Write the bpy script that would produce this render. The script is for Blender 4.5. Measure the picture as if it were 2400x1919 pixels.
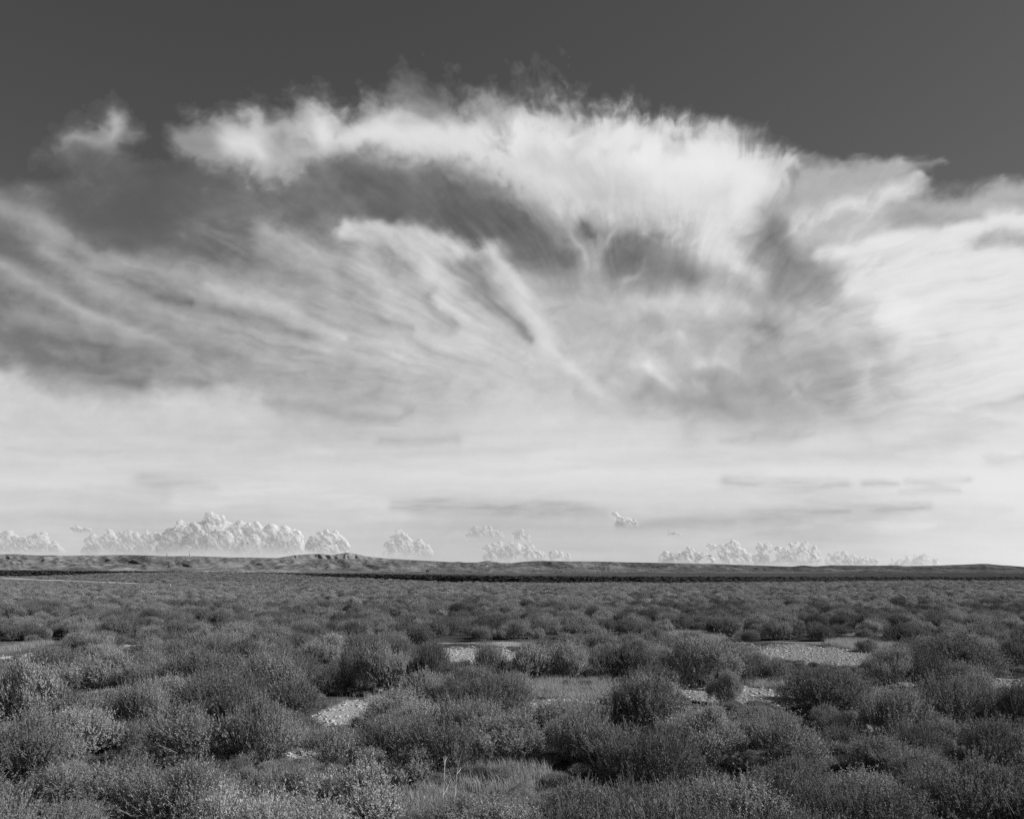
import bpy, math, random
import numpy as np
from mathutils import Vector

for o in list(bpy.data.objects):
    bpy.data.objects.remove(o, do_unlink=True)
scene = bpy.context.scene
COL = scene.collection
R = math.radians

# ------------------------------------------------------------------ camera
EYE = 2.5                     # metres above the plain
FPX = 2078.0                  # focal length in photo pixels (2400 wide)
HORIZON = 1340.0              # photo row of eye level
cam_d = bpy.data.cameras.new("camera")
cam = bpy.data.objects.new("camera", cam_d)
COL.objects.link(cam)
cam.location = (0, 0, EYE)
cam.rotation_euler = (R(90), 0, 0)
cam_d.sensor_width = 36.0
cam_d.lens = 36.0 * FPX / 2400.0
cam_d.shift_y = (HORIZON - 959.5) / 2400.0
cam_d.clip_start = 0.1
cam_d.clip_end = 900000.0
scene.camera = cam

# ------------------------------------------------------------------ light
SUN_AZ, SUN_EL = R(88), R(35)      # azimuth clockwise from the view direction (+Y)
w = bpy.data.worlds.new("World"); scene.world = w; w.use_nodes = True
nt = w.node_tree; nt.nodes.clear()
sky = nt.nodes.new("ShaderNodeTexSky"); sky.sky_type = 'NISHITA'; sky.sun_disc = False
sky.sun_elevation = SUN_EL; sky.sun_rotation = SUN_AZ
sky.altitude = 1500; sky.air_density = 1.0; sky.dust_density = 0.55; sky.ozone_density = 1.0
sep = nt.nodes.new("ShaderNodeSeparateColor")       # black-and-white film behind a red filter
mix1 = nt.nodes.new("ShaderNodeMath"); mix1.operation = 'MULTIPLY'; mix1.inputs[1].default_value = 0.85
mix2 = nt.nodes.new("ShaderNodeMath"); mix2.operation = 'MULTIPLY_ADD'; mix2.inputs[1].default_value = 0.15
comb = nt.nodes.new("ShaderNodeCombineColor")
bg = nt.nodes.new("ShaderNodeBackground"); bg.inputs[1].default_value = 0.054
wo = nt.nodes.new("ShaderNodeOutputWorld")
L = nt.links.new
L(sky.outputs[0], sep.inputs[0]); L(sep.outputs[0], mix1.inputs[0])
L(sep.outputs[1], mix2.inputs[0]); L(mix1.outputs[0], mix2.inputs[2])
for i in range(3): L(mix2.outputs[0], comb.inputs[i])
L(comb.outputs[0], bg.inputs[0]); L(bg.outputs[0], wo.inputs[0])

sd = bpy.data.lights.new("sun", 'SUN'); sd.energy = 4.6; sd.angle = R(0.53); sd.color = (1, 1, 1)
sun = bpy.data.objects.new("sun", sd); COL.objects.link(sun)
to_sun = Vector((math.sin(SUN_AZ) * math.cos(SUN_EL), math.cos(SUN_AZ) * math.cos(SUN_EL), math.sin(SUN_EL)))
sun.rotation_euler = to_sun.to_track_quat('Z', 'Y').to_euler()
sun.location = (60, 20, 60)

vs = scene.view_settings
vs.view_transform = 'Standard'; vs.look = 'None'; vs.exposure = 0.3; vs.gamma = 1.0; vs.use_curve_mapping = False
cy = scene.cycles
cy.max_bounces = 8; cy.diffuse_bounces = 4; cy.transmission_bounces = 4; cy.transparent_max_bounces = 16
cy.use_denoising = False

# ------------------------------------------------------------------ helpers
def _hash(ix, iy, seed):
    h = (ix.astype(np.int64) * 374761393 + iy.astype(np.int64) * 668265263 + seed * 974711) & 0x7fffffff
    h = ((h ^ (h >> 13)) * 1274126177) & 0x7fffffff
    return (h ^ (h >> 16)) & 0xffff

def perlin(x, y, seed=0):
    x = np.asarray(x, float); y = np.asarray(y, float)
    x0 = np.floor(x); y0 = np.floor(y); fx = x - x0; fy = y - y0
    ix = x0.astype(np.int64); iy = y0.astype(np.int64)
    def g(a, b, dx, dy):
        t = _hash(a, b, seed) * (2 * np.pi / 65536.0)
        return np.cos(t) * dx + np.sin(t) * dy
    u = fx * fx * fx * (fx * (fx * 6 - 15) + 10); v = fy * fy * fy * (fy * (fy * 6 - 15) + 10)
    n0 = g(ix, iy, fx, fy); n1 = g(ix + 1, iy, fx - 1, fy)
    n2 = g(ix, iy + 1, fx, fy - 1); n3 = g(ix + 1, iy + 1, fx - 1, fy - 1)
    a = n0 + u * (n1 - n0); b = n2 + u * (n3 - n2)
    return (a + v * (b - a)) * 1.45

def fbm(x, y, seed=0, octv=4, gain=0.5):
    s = 0; a = 1; t = 0
    for k in range(octv):
        s = s + a * perlin(x * 2 ** k + 17.3 * k, y * 2 ** k - 9.1 * k, seed + k * 31); t += a; a *= gain
    return s / t * 1.3

def sstep(a, b, x):
    t = np.clip((x - a) / (b - a), 0, 1)
    return t * t * (3 - 2 * t)

def mesh_np(name, verts, faces, mat=None, smooth=False):
    verts = np.asarray(verts, np.float32); faces = np.asarray(faces, np.int32)
    me = bpy.data.meshes.new(name)
    k = faces.shape[1]
    me.vertices.add(len(verts)); me.vertices.foreach_set("co", verts.ravel())
    me.loops.add(faces.size); me.loops.foreach_set("vertex_index", faces.ravel())
    me.polygons.add(len(faces))
    me.polygons.foreach_set("loop_start", np.arange(0, faces.size, k, dtype=np.int32))
    me.polygons.foreach_set("use_smooth", np.full(len(faces), smooth))
    if mat is not None:
        for m in (mat if isinstance(mat, list) else [mat]): me.materials.append(m)
    me.update(calc_edges=True)
    return me

def fattr(me, name, vals):
    a = me.attributes.new(name, 'FLOAT', 'POINT')
    a.data.foreach_set("value", np.asarray(vals, np.float32))

def link(name, me, parent=None, loc=(0, 0, 0), **props):
    o = bpy.data.objects.new(name, me); COL.objects.link(o); o.location = loc
    if parent: o.parent = parent
    for k, v in props.items(): o[k] = v
    return o

def grid_faces(nx, ny):
    i = np.arange(nx * ny).reshape(ny, nx)
    return np.stack([i[:-1, :-1], i[:-1, 1:], i[1:, 1:], i[1:, :-1]], -1).reshape(-1, 4)

class NT:
    """small shader-node writer"""
    def __init__(s, name):
        s.m = bpy.data.materials.new(name); s.m.use_nodes = True; s.t = s.m.node_tree; s.t.nodes.clear()
        s.out = s.t.nodes.new("ShaderNodeOutputMaterial")
    def n(s, typ, ins=None, **kw):
        nd = s.t.nodes.new(typ)
        for k, v in kw.items(): setattr(nd, k, v)
        for k, v in (ins or {}).items():
            if isinstance(v, bpy.types.NodeSocket): s.t.links.new(v, nd.inputs[k])
            else: nd.inputs[k].default_value = v
        return nd
    def math(s, op, a, b=0.0, clamp=False):
        return s.n("ShaderNodeMath", {0: a, 1: b}, operation=op, use_clamp=clamp).outputs[0]
    def ramp(s, f, stops):
        nd = s.n("ShaderNodeValToRGB", {0: f}); cr = nd.color_ramp
        while len(cr.elements) < len(stops): cr.elements.new(0.5)
        for e, (p, v) in zip(cr.elements, stops): e.position = p; e.color = (v, v, v, 1)
        return nd.outputs[0]
    def noise(s, scale, detail=4.0, rough=0.55, vec=None, dist=0.0):
        nd = s.n("ShaderNodeTexNoise", {"Scale": scale, "Detail": detail, "Roughness": rough, "Distortion": dist})
        if vec is not None: s.t.links.new(vec, nd.inputs["Vector"])
        return nd.outputs[0]
    def attr(s, name): return s.n("ShaderNodeAttribute", attribute_name=name).outputs["Fac"]
    def pos(s): return s.n("ShaderNodeNewGeometry").outputs["Position"]
    def surf(s, sock): s.t.links.new(sock, s.out.inputs[0]); return s.m

def px_dir(px, py):
    """photo pixel -> direction (x, 1, z)"""
    return (np.asarray(px, float) - 1200.0) / FPX, (HORIZON - np.asarray(py, float)) / FPX

def px_ground(px, py, z=0.0):
    d = (EYE - z) * FPX / (py - HORIZON)
    return (px - 1200.0) / FPX * d, d

#@@SKY
# ------------------------------------------------------------------ high cloud sheets (cirrus, 12 km up on the Earth's curve)
def build_clouds():
    S = 2156 / 2400.0                       # sketch units -> photo pixels
    sx = np.concatenate([np.arange(-620, -30, 16.0), np.arange(-30, 2190, 3.0), np.arange(2190, 2800, 16.0)])
    sy = np.concatenate([np.arange(-300, 90, 12.0), np.arange(90, 1215, 3.0)])
    X, Y = np.meshgrid(sx, sy)
    # --- slow warps, and fibres that fan out from the far point where the streaks meet
    C = (1350.0, 900.0)
    rx, ry = X - C[0], Y - C[1]
    rad = np.hypot(rx, ry) + 1e-3
    th = np.arctan2(ry, rx)
    q1, q2 = fbm(X / 230, Y / 200, 5, 3), fbm(X / 230 + 40, Y / 200, 6, 3)
    thw = th + 0.05 * q1
    radw = rad + 60 * q2
    far = sstep(160, 520, rad)
    clump = sstep(-0.25, 0.55, fbm(X / 130, Y / 130, 8, 2))
    fib = perlin(thw * 20, radw / 200, 11) + 0.6 * perlin(thw * 47, radw / 130, 12) + 0.4 * perlin(thw * 105, radw / 80, 13)
    push = fib * (3 + 11 * clump * sstep(640, 380, Y)) * far
    c1, c2 = fbm(X / 76 + 1.0 * q1, Y / 76, 22, 4, .52), fbm(X / 76, Y / 76 + 1.0 * q2, 24, 4, .52)
    hi = 1 - 0.55 * sstep(800, 980, Y)
    WX = X + (26 * q2 + 13 * c1) * hi - rx / rad * push
    WY = Y + (20 * q1 + 12 * c2) * hi - ry / rad * push
    # ragged-edge field: fine, wind-drawn
    fl = 0.35 * fbm(X / 90, Y / 90, 28, 3)
    ero = 0.55 * fbm(WX / 62 + fl, WY / 48, 31, 5, .62) + 0.55 * far * fbm(thw * 15 + fl, radw / 120, 33, 5, .6)
    flat = fbm(X / 120 + .5 * q1, Y / 13, 35, 4, .55)
    # --- slow tone of the veil
    cx = np.array([-620, 0, 150, 300, 450, 600, 750, 900, 1050, 1200, 1350, 1500, 1650, 1800, 1950, 2156, 2800.])
    cyy = np.array([-300, 200, 300, 350, 400, 450, 500, 550, 600, 650, 700, 750, 800, 850, 900, 1000, 1050, 1100, 1215.])
    T = [
     [0,0,0,0,0,0,0,0,0,0,0,0,0,0,0],
     [0,0,0,0,0,0,0,0,0,0,0,0,0,0,0],
     [0,0,0,60,90,90,90,110,150,160,140,80,0,0,0],
     [0,60,70,95,110,110,120,150,190,200,190,150,100,60,60],
     [75,80,85,105,115,108,106,130,195,215,200,160,165,110,130],
     [95,85,85,110,118,112,106,112,178,180,195,165,190,160,175],
     [105,98,100,125,140,135,112,108,140,135,180,142,195,185,195],
     [118,118,120,138,150,155,140,122,130,135,175,140,195,215,225],
     [118,135,140,152,160,173,171,166,160,154,168,160,196,224,232],
     [120,130,145,157,169,177,181,186,178,188,188,174,198,224,236],
     [118,126,142,156,172,181,191,196,184,182,176,178,200,218,236],
     [122,130,142,158,171,178,190,199,191,178,172,176,196,216,232],
     [172,158,156,164,172,172,186,200,198,180,172,170,182,220,230],
     [206,198,190,186,182,182,194,206,206,192,178,176,194,216,224],
     [211,210,206,202,196,196,206,214,217,214,198,188,204,214,224],
     [214,215,212,211,213,216,221,223,224,224,224,226,228,231,236],
     [206,206,202,205,212,212,214,214,214,214,215,216,218,226,230],
     [196,196,192,196,204,202,198,194,196,196,199,196,200,214,222],
     [196,196,194,196,200,198,196,196,197,198,200,200,204,214,222]]
    T = np.array(T, float); T = np.concatenate([T[:, :1], T, T[:, -1:]], 1)
    def smooth_interp(gx, gy, tab, x, y):
        ix = np.clip(np.searchsorted(gx, x) - 1, 0, len(gx) - 2); iy = np.clip(np.searchsorted(gy, y) - 1, 0, len(gy) - 2)
        fx = np.clip((x - gx[ix]) / (gx[ix + 1] - gx[ix]), 0, 1); fy = np.clip((y - gy[iy]) / (gy[iy + 1] - gy[iy]), 0, 1)
        fx = fx * fx * (3 - 2 * fx); fy = fy * fy * (3 - 2 * fy)
        a = tab[iy, ix] * (1 - fx) + tab[iy, ix + 1] * fx; b = tab[iy + 1, ix] * (1 - fx) + tab[iy + 1, ix + 1] * fx
        return a * (1 - fy) + b * fy
    B = smooth_interp(cx, cyy, T, WX, WY)
    # --- brush strokes: (tone, strength, [(x, y, reach above, reach below), ...], sharpness, warp share)
    K = []
    def st(tone, pts, power=2.2, wv=1.0, op=1.0): K.append((tone, pts, power, wv, op))
    # veil bank on the left with a crisp upper rim
    st(206, [(-200,850,55,60),(0,845,50,60),(40,845,50,60),(85,862,48,50),(170,890,50,50),(250,898,44,50),(330,880,44,50),(400,868,46,44),(480,866,44,40),(540,872,36,40)], 2.2, .9)
    # small detached curl, upper left
    st(150, [(150,302,22,22),(185,303,26,30),(222,300,28,32),(248,275,32,32),(246,250,24,26)], 1.6, 1.3)
    st(172, [(165,300,10,12),(215,298,14,16),(246,270,16,18),(244,252,12,12)], 1.6, 1.1, .8)
    st(106, [(170,330,30,50),(215,350,34,60),(262,350,30,50)], 1.6, 1.2, .7)
    # long arch, left end to right end
    st(212, [(430,310,34,30),(480,300,46,40),(520,302,52,42),(560,308,50,42)], 2.0, .9)
    st(150, [(380,305,24,24),(430,305,34,36)], 2, 1)
    st(178, [(560,290,40,45),(610,262,40,46),(660,242,36,46),(690,262,34,40)], 2.2, 1)
    st(168, [(560,330,40,30),(640,320,40,26),(700,300,30,30)], 2.2, 1)
    st(216, [(690,278,36,40),(760,275,40,44),(850,272,46,54),(940,275,56,56),(1030,282,60,60),(1100,290,66,66)], 2.0, 1)
    st(226, [(1080,292,58,60),(1170,300,66,72),(1260,312,66,80),(1340,325,64,78)], 2.0, 1)
    st(241, [(1340,328,62,70),(1400,345,62,74),(1470,350,58,70),(1550,362,56,66),(1600,385,48,60)], 2.1, .9)
    st(206, [(1600,385,50,44),(1640,370,30,40),(1664,352,18,30)], 2.2, 1)
    st(200, [(1130,350,40,46),(1200,380,50,60),(1280,395,60,50),(1380,400,60,50)], 2.4, 1)
    st(214, [(1500,400,60,60),(1510,450,40,45),(1505,500,36,40),(1540,545,34,36),(1590,580,22,26)], 2.2, 1)
    st(214, [(1040,330,20,30),(1090,350,30,40),(1140,390,30,40),(1190,415,24,40)], 2, 1)
    # loose wisps standing off the arch
    st(108, [(812,140,6,6),(830,160,12,14),(870,170,18,20),(900,185,12,16)], 1.2, 2.2, .55)
    st(110, [(1110,150,10,14),(1135,185,16,20),(1090,205,20,20)], 1.2, 2.2, .5)
    st(120, [(860,205,26,30),(930,208,26,30)], 1.3, 2.0, .7)
    # hanging curls
    st(190, [(1196,425,9,9),(1197,455,7,7),(1206,490,6,6),(1226,520,6,6),(1232,560,9,9),(1226,610,12,12)], 1.5, .5, .85)
    st(182, [(1326,462,5,5),(1300,475,5,5),(1284,495,5,5),(1274,520,6,6)], 1.5, .4, .85)
    st(172, [(1245,490,16,14),(1252,530,18,18),(1240,585,20,22)], 2, .6)
    st(196, [(1357,548,4,4),(1352,570,5,5),(1335,584,6,6),(1310,592,8,8)], 1.6, .5, .6)
    # right-hand cloud: rising feather, bright floor
    st(206, [(1690,475,26,30),(1740,450,30,34),(1810,415,34,38),(1880,392,20,34),(1915,372,10,20)], 2.2, .9)
    st(226, [(1700,480,20,24),(1760,452,22,26),(1840,420,22,26),(1900,395,10,16)], 2.2, .8)
    st(176, [(1700,395,30,40),(1760,375,30,40),(1830,362,26,40),(1880,345,16,30)], 2.2, 1)
    st(176, [(1830,385,22,26),(1880,364,20,22),(1925,346,15,16),(1975,328,10,10)], 1.4, 1.3, .65)
    st(186, [(1700,520,30,26),(1730,500,26,30),(1790,470,26,30)], 2, 1)
    st(176, [(1940,440,30,40),(2000,445,30,40),(2060,440,30,40),(2110,420,28,40),(2170,402,24,40),(2300,380,24,40)], 2.2, 1)
    st(234, [(1740,540,14,18),(1820,532,20,24),(1920,512,24,26),(2020,490,24,26),(2110,474,24,24),(2300,450,30,26)], 2.4, .7)
    st(232, [(1790,600,22,26),(1870,588,28,32),(1970,566,30,32),(2080,556,28,28),(2300,545,30,30)], 2.4, .8)
    st(230, [(1880,650,36,44),(1990,640,44,50),(2120,630,50,50),(2400,620,50,50)], 2.4, 1)
    st(234, [(2040,720,30,30),(2130,700,34,40),(2400,690,34,40)], 2.2, 1)
    st(214, [(1835,760,14,14),(1828,800,16,16),(1822,840,18,18)], 1.8, .7, .8)
    st(196, [(1545,715,10,10),(1520,735,9,9),(1508,758,10,10),(1520,775,8,8)], 1.5, .9, .5)
    st(204, [(1360,640,16,20),(1430,628,20,22),(1500,622,20,22),(1560,632,12,18)], 2, 1, .8)
    st(188, [(1250,640,40,40),(1290,700,30,40),(1330,740,30,30)], 2, 1, .6)
    st(158, [(1360,830,24,20),(1450,850,26,22),(1560,860,26,22)], 2, 1, .6)
    st(160, [(1740,770,40,40),(1760,830,36,40)], 2, 1, .6)
    st(186, [(1650,700,30,40),(1720,690,30,40)], 2, 1, .6)
    # middle mass with its fan of streaks
    st(200, [(725,482,16,26),(790,488,16,30),(860,496,20,34),(920,515,18,34),(975,534,16,28)], 2.6, .8)
    st(206, [(860,500,26,26),(885,545,30,34),(915,590,30,44),(950,640,22,46),(985,690,10,40),(1030,728,6,26)], 2.2, .7)
    st(214, [(1022,540,22,22),(1062,575,24,30),(1098,620,26,34),(1122,665,22,32),(1160,718,15,24),(1200,772,13,20),(1262,842,12,16)], 1.7, .9, .88)
    st(196, [(1030,735,10,40),(1110,770,14,36),(1200,800,12,30),(1270,850,8,20)], 2, .7)
    st(178, [(660,540,26,26),(700,570,26,30),(740,600,30,34),(790,640,24,34)], 2, 1)
    st(186, [(770,540,26,30),(800,590,30,40),(850,640,26,40),(910,680,16,30)], 2, 1)
    st(166, [(560,470,18,22),(600,500,22,26),(640,535,22,26)], 2, 1.2)
    # dark gaps where the sky shows through
    st(110, [(690,372,26,26),(800,390,34,34),(920,415,44,44),(1030,450,44,44),(1130,500,34,34),(1180,530,18,18)], 1.6, 1.3, .65)
    st(146, [(975,560,10,12),(1010,610,18,20),(1060,660,16,16),(1120,712,6,8)], 1.7, .9, .9)
    st(150, [(905,620,12,12),(930,665,12,14),(960,695,8,8)], 1.7, .9, .6)
    st(150, [(720,560,12,14),(750,610,16,18),(800,660,14,16),(870,690,8,8)], 1.7, 1, .7)
    st(112, [(1225,470,14,14),(1240,490,16,14)], 1.8, .8, .8)
    st(124, [(1290,540,24,24),(1370,560,30,26),(1450,570,22,22)], 1.8, 1, .8)
    st(130, [(1620,440,26,26),(1630,500,34,34),(1650,560,42,40),(1740,600,32,30)], 1.5, 1.2, .6)
    st(122, [(430,470,26,26),(480,520,26,26),(540,560,20,22)], 1.8, 1.2, .5)
    st(166, [(1880,462,12,14),(1960,470,14,14),(2050,462,12,12)], 1.8, 1, .7)
    st(172, [(2060,524,10,10),(2140,516,14,14),(2260,512,14,14)], 1.5, 1.2, .7)
    st(210, [(1910,745,14,14),(2000,738,16,16),(2090,722,12,12)], 1.8, 1, .8)
    # long left streaks
    st(158, [(-250,370,44,44),(0,434,34,34),(60,458,34,36),(130,500,30,32),(190,540,22,24),(250,565,14,16)], 1.7, .5, .9)
    st(108, [(-60,490,10,12),(60,515,12,14),(150,540,11,13),(230,585,10,12),(310,620,9,11),(400,640,8,10)], 1.7, .5, .75)
    st(172, [(210,556,18,20),(300,566,22,24),(380,582,24,26),(450,606,24,26),(520,632,22,24),(590,656,20,24),(660,682,16,20),(722,706,10,12)], 1.7, .5, .8)
    st(200, [(440,602,8,10),(500,622,14,14),(560,640,18,18),(620,664,14,16),(690,694,12,12),(724,708,7,8)], 1.6, .5, .85)
    st(126, [(450,650,12,12),(540,670,14,14),(640,704,10,12)], 1.7, .5, .5)
    st(166, [(90,526,20,20),(150,556,26,28),(210,594,22,26),(270,628,18,20),(350,660,14,16),(440,690,10,12)], 1.7, .5, .85)
    st(176, [(-150,520,20,22),(0,560,18,20),(60,594,17,18),(130,634,14,16),(200,670,12,14),(290,708,10,12),(400,744,8,10)], 1.6, .5, .9)
    st(152, [(40,660,14,18),(120,680,18,18),(200,702,16,18),(300,728,13,15),(420,760,10,12)], 1.6, .5, .8)
    st(146, [(90,730,10,14),(200,752,12,14),(320,782,11,12),(440,806,8,10)], 1.6, .5, .7)
    st(118, [(-60,710,20,18),(60,745,22,20),(180,778,20,18),(300,806,12,10)], 1.8, .5, .7)
    # dense smooth hearts of the bright parts
    st(238, [(1330,330,30,34),(1380,340,36,44),(1400,380,26,34)], 1.6, .6, .8)
    st(241, [(1450,350,24,30),(1530,348,34,36),(1580,378,26,34),(1560,410,24,30)], 1.6, .6, .85)
    st(222, [(760,282,16,20),(850,280,24,28),(950,285,26,30),(1000,300,20,24)], 1.6, .6, .8)
    st(219, [(485,302,22,22),(525,300,28,30),(545,325,18,18)], 1.6, .6, .85)
    st(224, [(1480,480,24,24),(1490,520,22,24)], 1.6, .7, .6)
    # thin and thick places low down
    st(156, [(560,853,8,8),(640,860,12,12),(760,870,10,12),(860,868,8,10)], 1.5, 1.6, .35)
    st(158, [(590,800,7,7),(660,801,7,7),(730,806,6,6)], 1.7, 1, .45)
    st(170, [(800,925,8,10),(880,928,10,12),(960,926,8,8)], 1.7, 1, .45)
    st(186, [(300,1012,8,8),(340,1020,10,10),(400,1026,10,10),(450,1032,6,6)], 2, .5, 1)
    st(224, [(380,1050,10,10),(480,1042,12,16),(560,1032,10,16),(620,1036,14,20),(720,1050,12,16),(850,1070,8,10)], 2, .8, .8)
    st(176, [(830,1062,6,6),(950,1066,10,10),(1080,1070,12,12),(1180,1074,9,10),(1270,1080,5,5)], 2, .5, .85)
    st(196, [(1530,1012,6,7),(1600,1014,8,8),(1690,1022,7,7),(1780,1022,6,6)], 2, .4, .9)
    st(198, [(1820,1018,4,4),(1860,1018,5,5),(1890,1019,3,3)], 2, .3, .9)
    st(204, [(1910,1012,4,4),(1980,1018,6,6),(2040,1010,4,4)], 2, .4, .9)
    st(204, [(1900,1034,3,4),(1960,1035,5,5),(2020,1034,3,3)], 2, .4, .9)
    st(206, [(2080,970,9,9),(2140,962,12,12),(2300,955,12,12)], 1.5, 1.2, .6)
    st(182, [(1600,1100,12,12),(1700,1098,22,18),(1780,1090,16,14),(1880,1075,8,8),(1960,1066,4,4)], 2, .5, .85)
    st(214, [(1500,940,30,24),(1640,944,26,24),(1800,946,26,30),(2000,930,30,30)], 2, 1)
    st(206, [(2000,900,30,26),(2080,870,30,26),(2150,840,30,26)], 2, 1, .6)
    st(216, [(1880,1110,8,10),(2010,1108,8,12),(2180,1112,10,16)], 2.4, .6, .8)
    for tone, pts, power, wv, op in K:
        P = np.array(pts, float); pad = P[:, 2:].max() * 2.3 + 70
        j0, j1 = np.searchsorted(sx, [P[:, 0].min() - pad, P[:, 0].max() + pad])
        i0, i1 = np.searchsorted(sy, [P[:, 1].min() - pad, P[:, 1].max() + pad])
        sl = (slice(i0, i1), slice(j0, j1))
        qx = X[sl] + (WX[sl] - X[sl]) * wv; qy = Y[sl] + (WY[sl] - Y[sl]) * wv
        best = np.full(qx.shape, 1e9)
        for a, b in zip(P[:-1], P[1:]):
            dx, dy = b[0] - a[0], b[1] - a[1]; l2 = dx * dx + dy * dy
            t = np.clip(((qx - a[0]) * dx + (qy - a[1]) * dy) / l2, 0, 1)
            ex, ey = qx - (a[0] + t * dx), qy - (a[1] + t * dy)
            side = sstep(-6, 6, ey)
            wd = (a[2] + (b[2] - a[2]) * t) * (1 - side) + (a[3] + (b[3] - a[3]) * t) * side
            best = np.minimum(best, np.hypot(ex, ey) / wd)
        if P[:, 1].min() > 985:
            f = np.exp(-(best * 0.45) ** 2) * op * (.5 + .5 * sstep(-0.22, 0.42, flat[sl]))
        else:
            best = best * (1 + 0.55 * wv * ero[sl]) + 0.32 * wv * np.minimum(best, 1.4) * ero[sl]
            f = np.exp(-(np.maximum(best, 0) ** power) * 0.72) * op
        base = np.maximum(B[sl], 62)
        B[sl] = base + (tone - base) * f
    # --- loose streaks drawn along the fan, long low streaks on the right, billows along the arch
    g = np.random.default_rng(77)
    def add(amp, pts, wd, wv=.45, soft=2.0):
        P = np.array(pts, float); pad = wd * 3 + 40
        j0, j1 = np.searchsorted(sx, [P[:, 0].min() - pad, P[:, 0].max() + pad]); i0, i1 = np.searchsorted(sy, [P[:, 1].min() - pad, P[:, 1].max() + pad])
        if j1 - j0 < 2 or i1 - i0 < 2: return
        sl = (slice(i0, i1), slice(j0, j1))
        qx = X[sl] + (WX[sl] - X[sl]) * wv; qy = Y[sl] + (WY[sl] - Y[sl]) * wv
        best = np.full(qx.shape, 1e9); n = len(P) - 1
        for k in range(n):
            a, b = P[k], P[k + 1]; dx, dy = b - a; l2 = dx * dx + dy * dy
            t = np.clip(((qx - a[0]) * dx + (qy - a[1]) * dy) / l2, 0, 1)
            w_ = wd * (.35 + .65 * np.sin(np.pi * np.clip((k + t) / n, .02, .98)))
            best = np.minimum(best, np.hypot(qx - a[0] - t * dx, qy - a[1] - t * dy) / w_)
        B[sl] += amp * np.exp(-(best ** soft)) * sstep(70, 110, B[sl]) * (1 + .5 * ero[sl])
    fan = fbm((th + .02 * q1 + .012 * c1) * 25, rad / 420, 91, 5, .58)
    wfan = sstep(430, 500, Y) * sstep(860, 760, Y) * sstep(1260, 1000, X) * far * sstep(70, 115, B)
    B += wfan * fan * (13 + 12 * clump)
    tilt = Y + .21 * (X - 1700) - 18 * q2
    rs = fbm(X / 330 + .4 * q1, tilt / 26, 92, 4, .58)
    B += rs * 17 * sstep(1640, 1820, X) * sstep(430, 520, Y) * sstep(960, 820, Y)
    for k in range(46):
        x0 = g.uniform(440, 1660); y0 = np.interp(x0, [440, 700, 1000, 1300, 1660], [300, 285, 275, 320, 380]) + g.normal(0, 34)
        a = R(g.uniform(-75, 20)); ln = g.uniform(20, 70)
        add(g.normal(-3, 10), [(x0, y0), (x0 + ln * math.cos(a), y0 + ln * math.sin(a))], g.uniform(14, 36), .9)
    for k in range(60):
        x0 = g.uniform(1280, 1900); y0 = g.uniform(600, 880); a = R(g.uniform(20, 70) if g.uniform() < .6 else g.uniform(-40, 10)); ln = g.uniform(30, 110)
        add(g.normal(0, 8), [(x0, y0), (x0 + ln * .6 * math.cos(a), y0 + ln * .5 * math.sin(a)), (x0 + ln * math.cos(a), y0 + ln * math.sin(a) * .8)], g.uniform(14, 34), 1.2)
    for k in range(40):
        x0 = g.uniform(-150, 2200); y0 = g.uniform(860, 1120); ln = g.uniform(150, 500)
        xx = np.linspace(x0, x0 + ln, 4); add(g.normal(-1, 4.5), np.stack([xx, y0 + g.normal(0, .03) * (xx - x0) + g.normal(0, 3, 4)], -1), g.uniform(9, 24), .8)
    # --- mottling: torn texture up high, smooth bands low down
    m = 1.35 * fbm(thw * 13 + fl, radw / 230, 41, 5, .62) * far + fbm(WX / 80, WY / 60, 42, 5, .6) * (1 - .5 * far)
    m2 = fbm(WX / 46 + fl, WY / 30 + fl, 43, 4, .6)
    m3 = fbm(X / 260 + .4 * q1, Y / 24 + .5 * q2, 44, 4, .55)
    low = sstep(800, 960, Y)
    amp = sstep(72, 118, B) * (1 - 0.66 * sstep(190, 238, B))
    B = B + amp * ((1 - low) * (13 * m + 8 * m2) * (1 - .45 * sstep(470, 400, Y)) + low * (9 * m3 + 4 * m2))
    vw = fbm(X / 95 + .8 * q1, Y / 60 + .8 * q2, 95, 5, .6) + .6 * fbm((th + .03 * q1) * 30, rad / 300, 96, 4, .6)
    B = B + 13 * vw * sstep(88, 108, B) * sstep(150, 125, B) * sstep(330, 380, Y)
    wc = sstep(400, 470, Y) * sstep(880, 760, Y) * sstep(1750, 1500, X)
    B = B + wc * .12 * (B - 158) * sstep(100, 125, B)
    B = B + 5 * sstep(420, 380, Y) * sstep(150, 200, B)
    B = np.where(B > 222, 222 + 20 * (1 - np.exp(-(B - 222) / 20.0)), B)        # film shoulder: thick cloud never quite hides the sky
    # --- tone on film, with the sunward glow put into it -> how much of the sheet covers the sky
    lin = lambda v: (np.clip(v, 0, 255) / 255.0) ** 2.2
    skyv = np.interp(Y, [0, 300, 600, 800, 1000, 1200], SKY_TONE) + (X - 1078) / 1078 * np.interp(Y, [0, 400, 1200], [14, 12, 6])
    white = lin(CLOUD_WHITE)
    A = (lin(B) - lin(skyv)) / (white - lin(skyv))
    A = 0.5 * (A + np.sqrt(A * A + 0.045 ** 2)) - 0.008
    A = np.clip(A * sstep(40, 70, B), 0, 0.985)
    # --- onto the shell
    dx, dz = px_dir(X / S, Y / S)
    nrm = np.sqrt(1 + dx * dx + dz * dz); ux, uy, uz = dx / nrm, 1 / nrm, dz / nrm
    RE, ALT = 6371000.0, 12000.0
    bq = RE * uz; dist = -bq + np.sqrt(bq * bq + 2 * RE * ALT + ALT * ALT)
    V = np.stack([ux * dist, uy * dist, uz * dist + EYE], -1).reshape(-1, 3)
    ny, nx = X.shape
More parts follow.
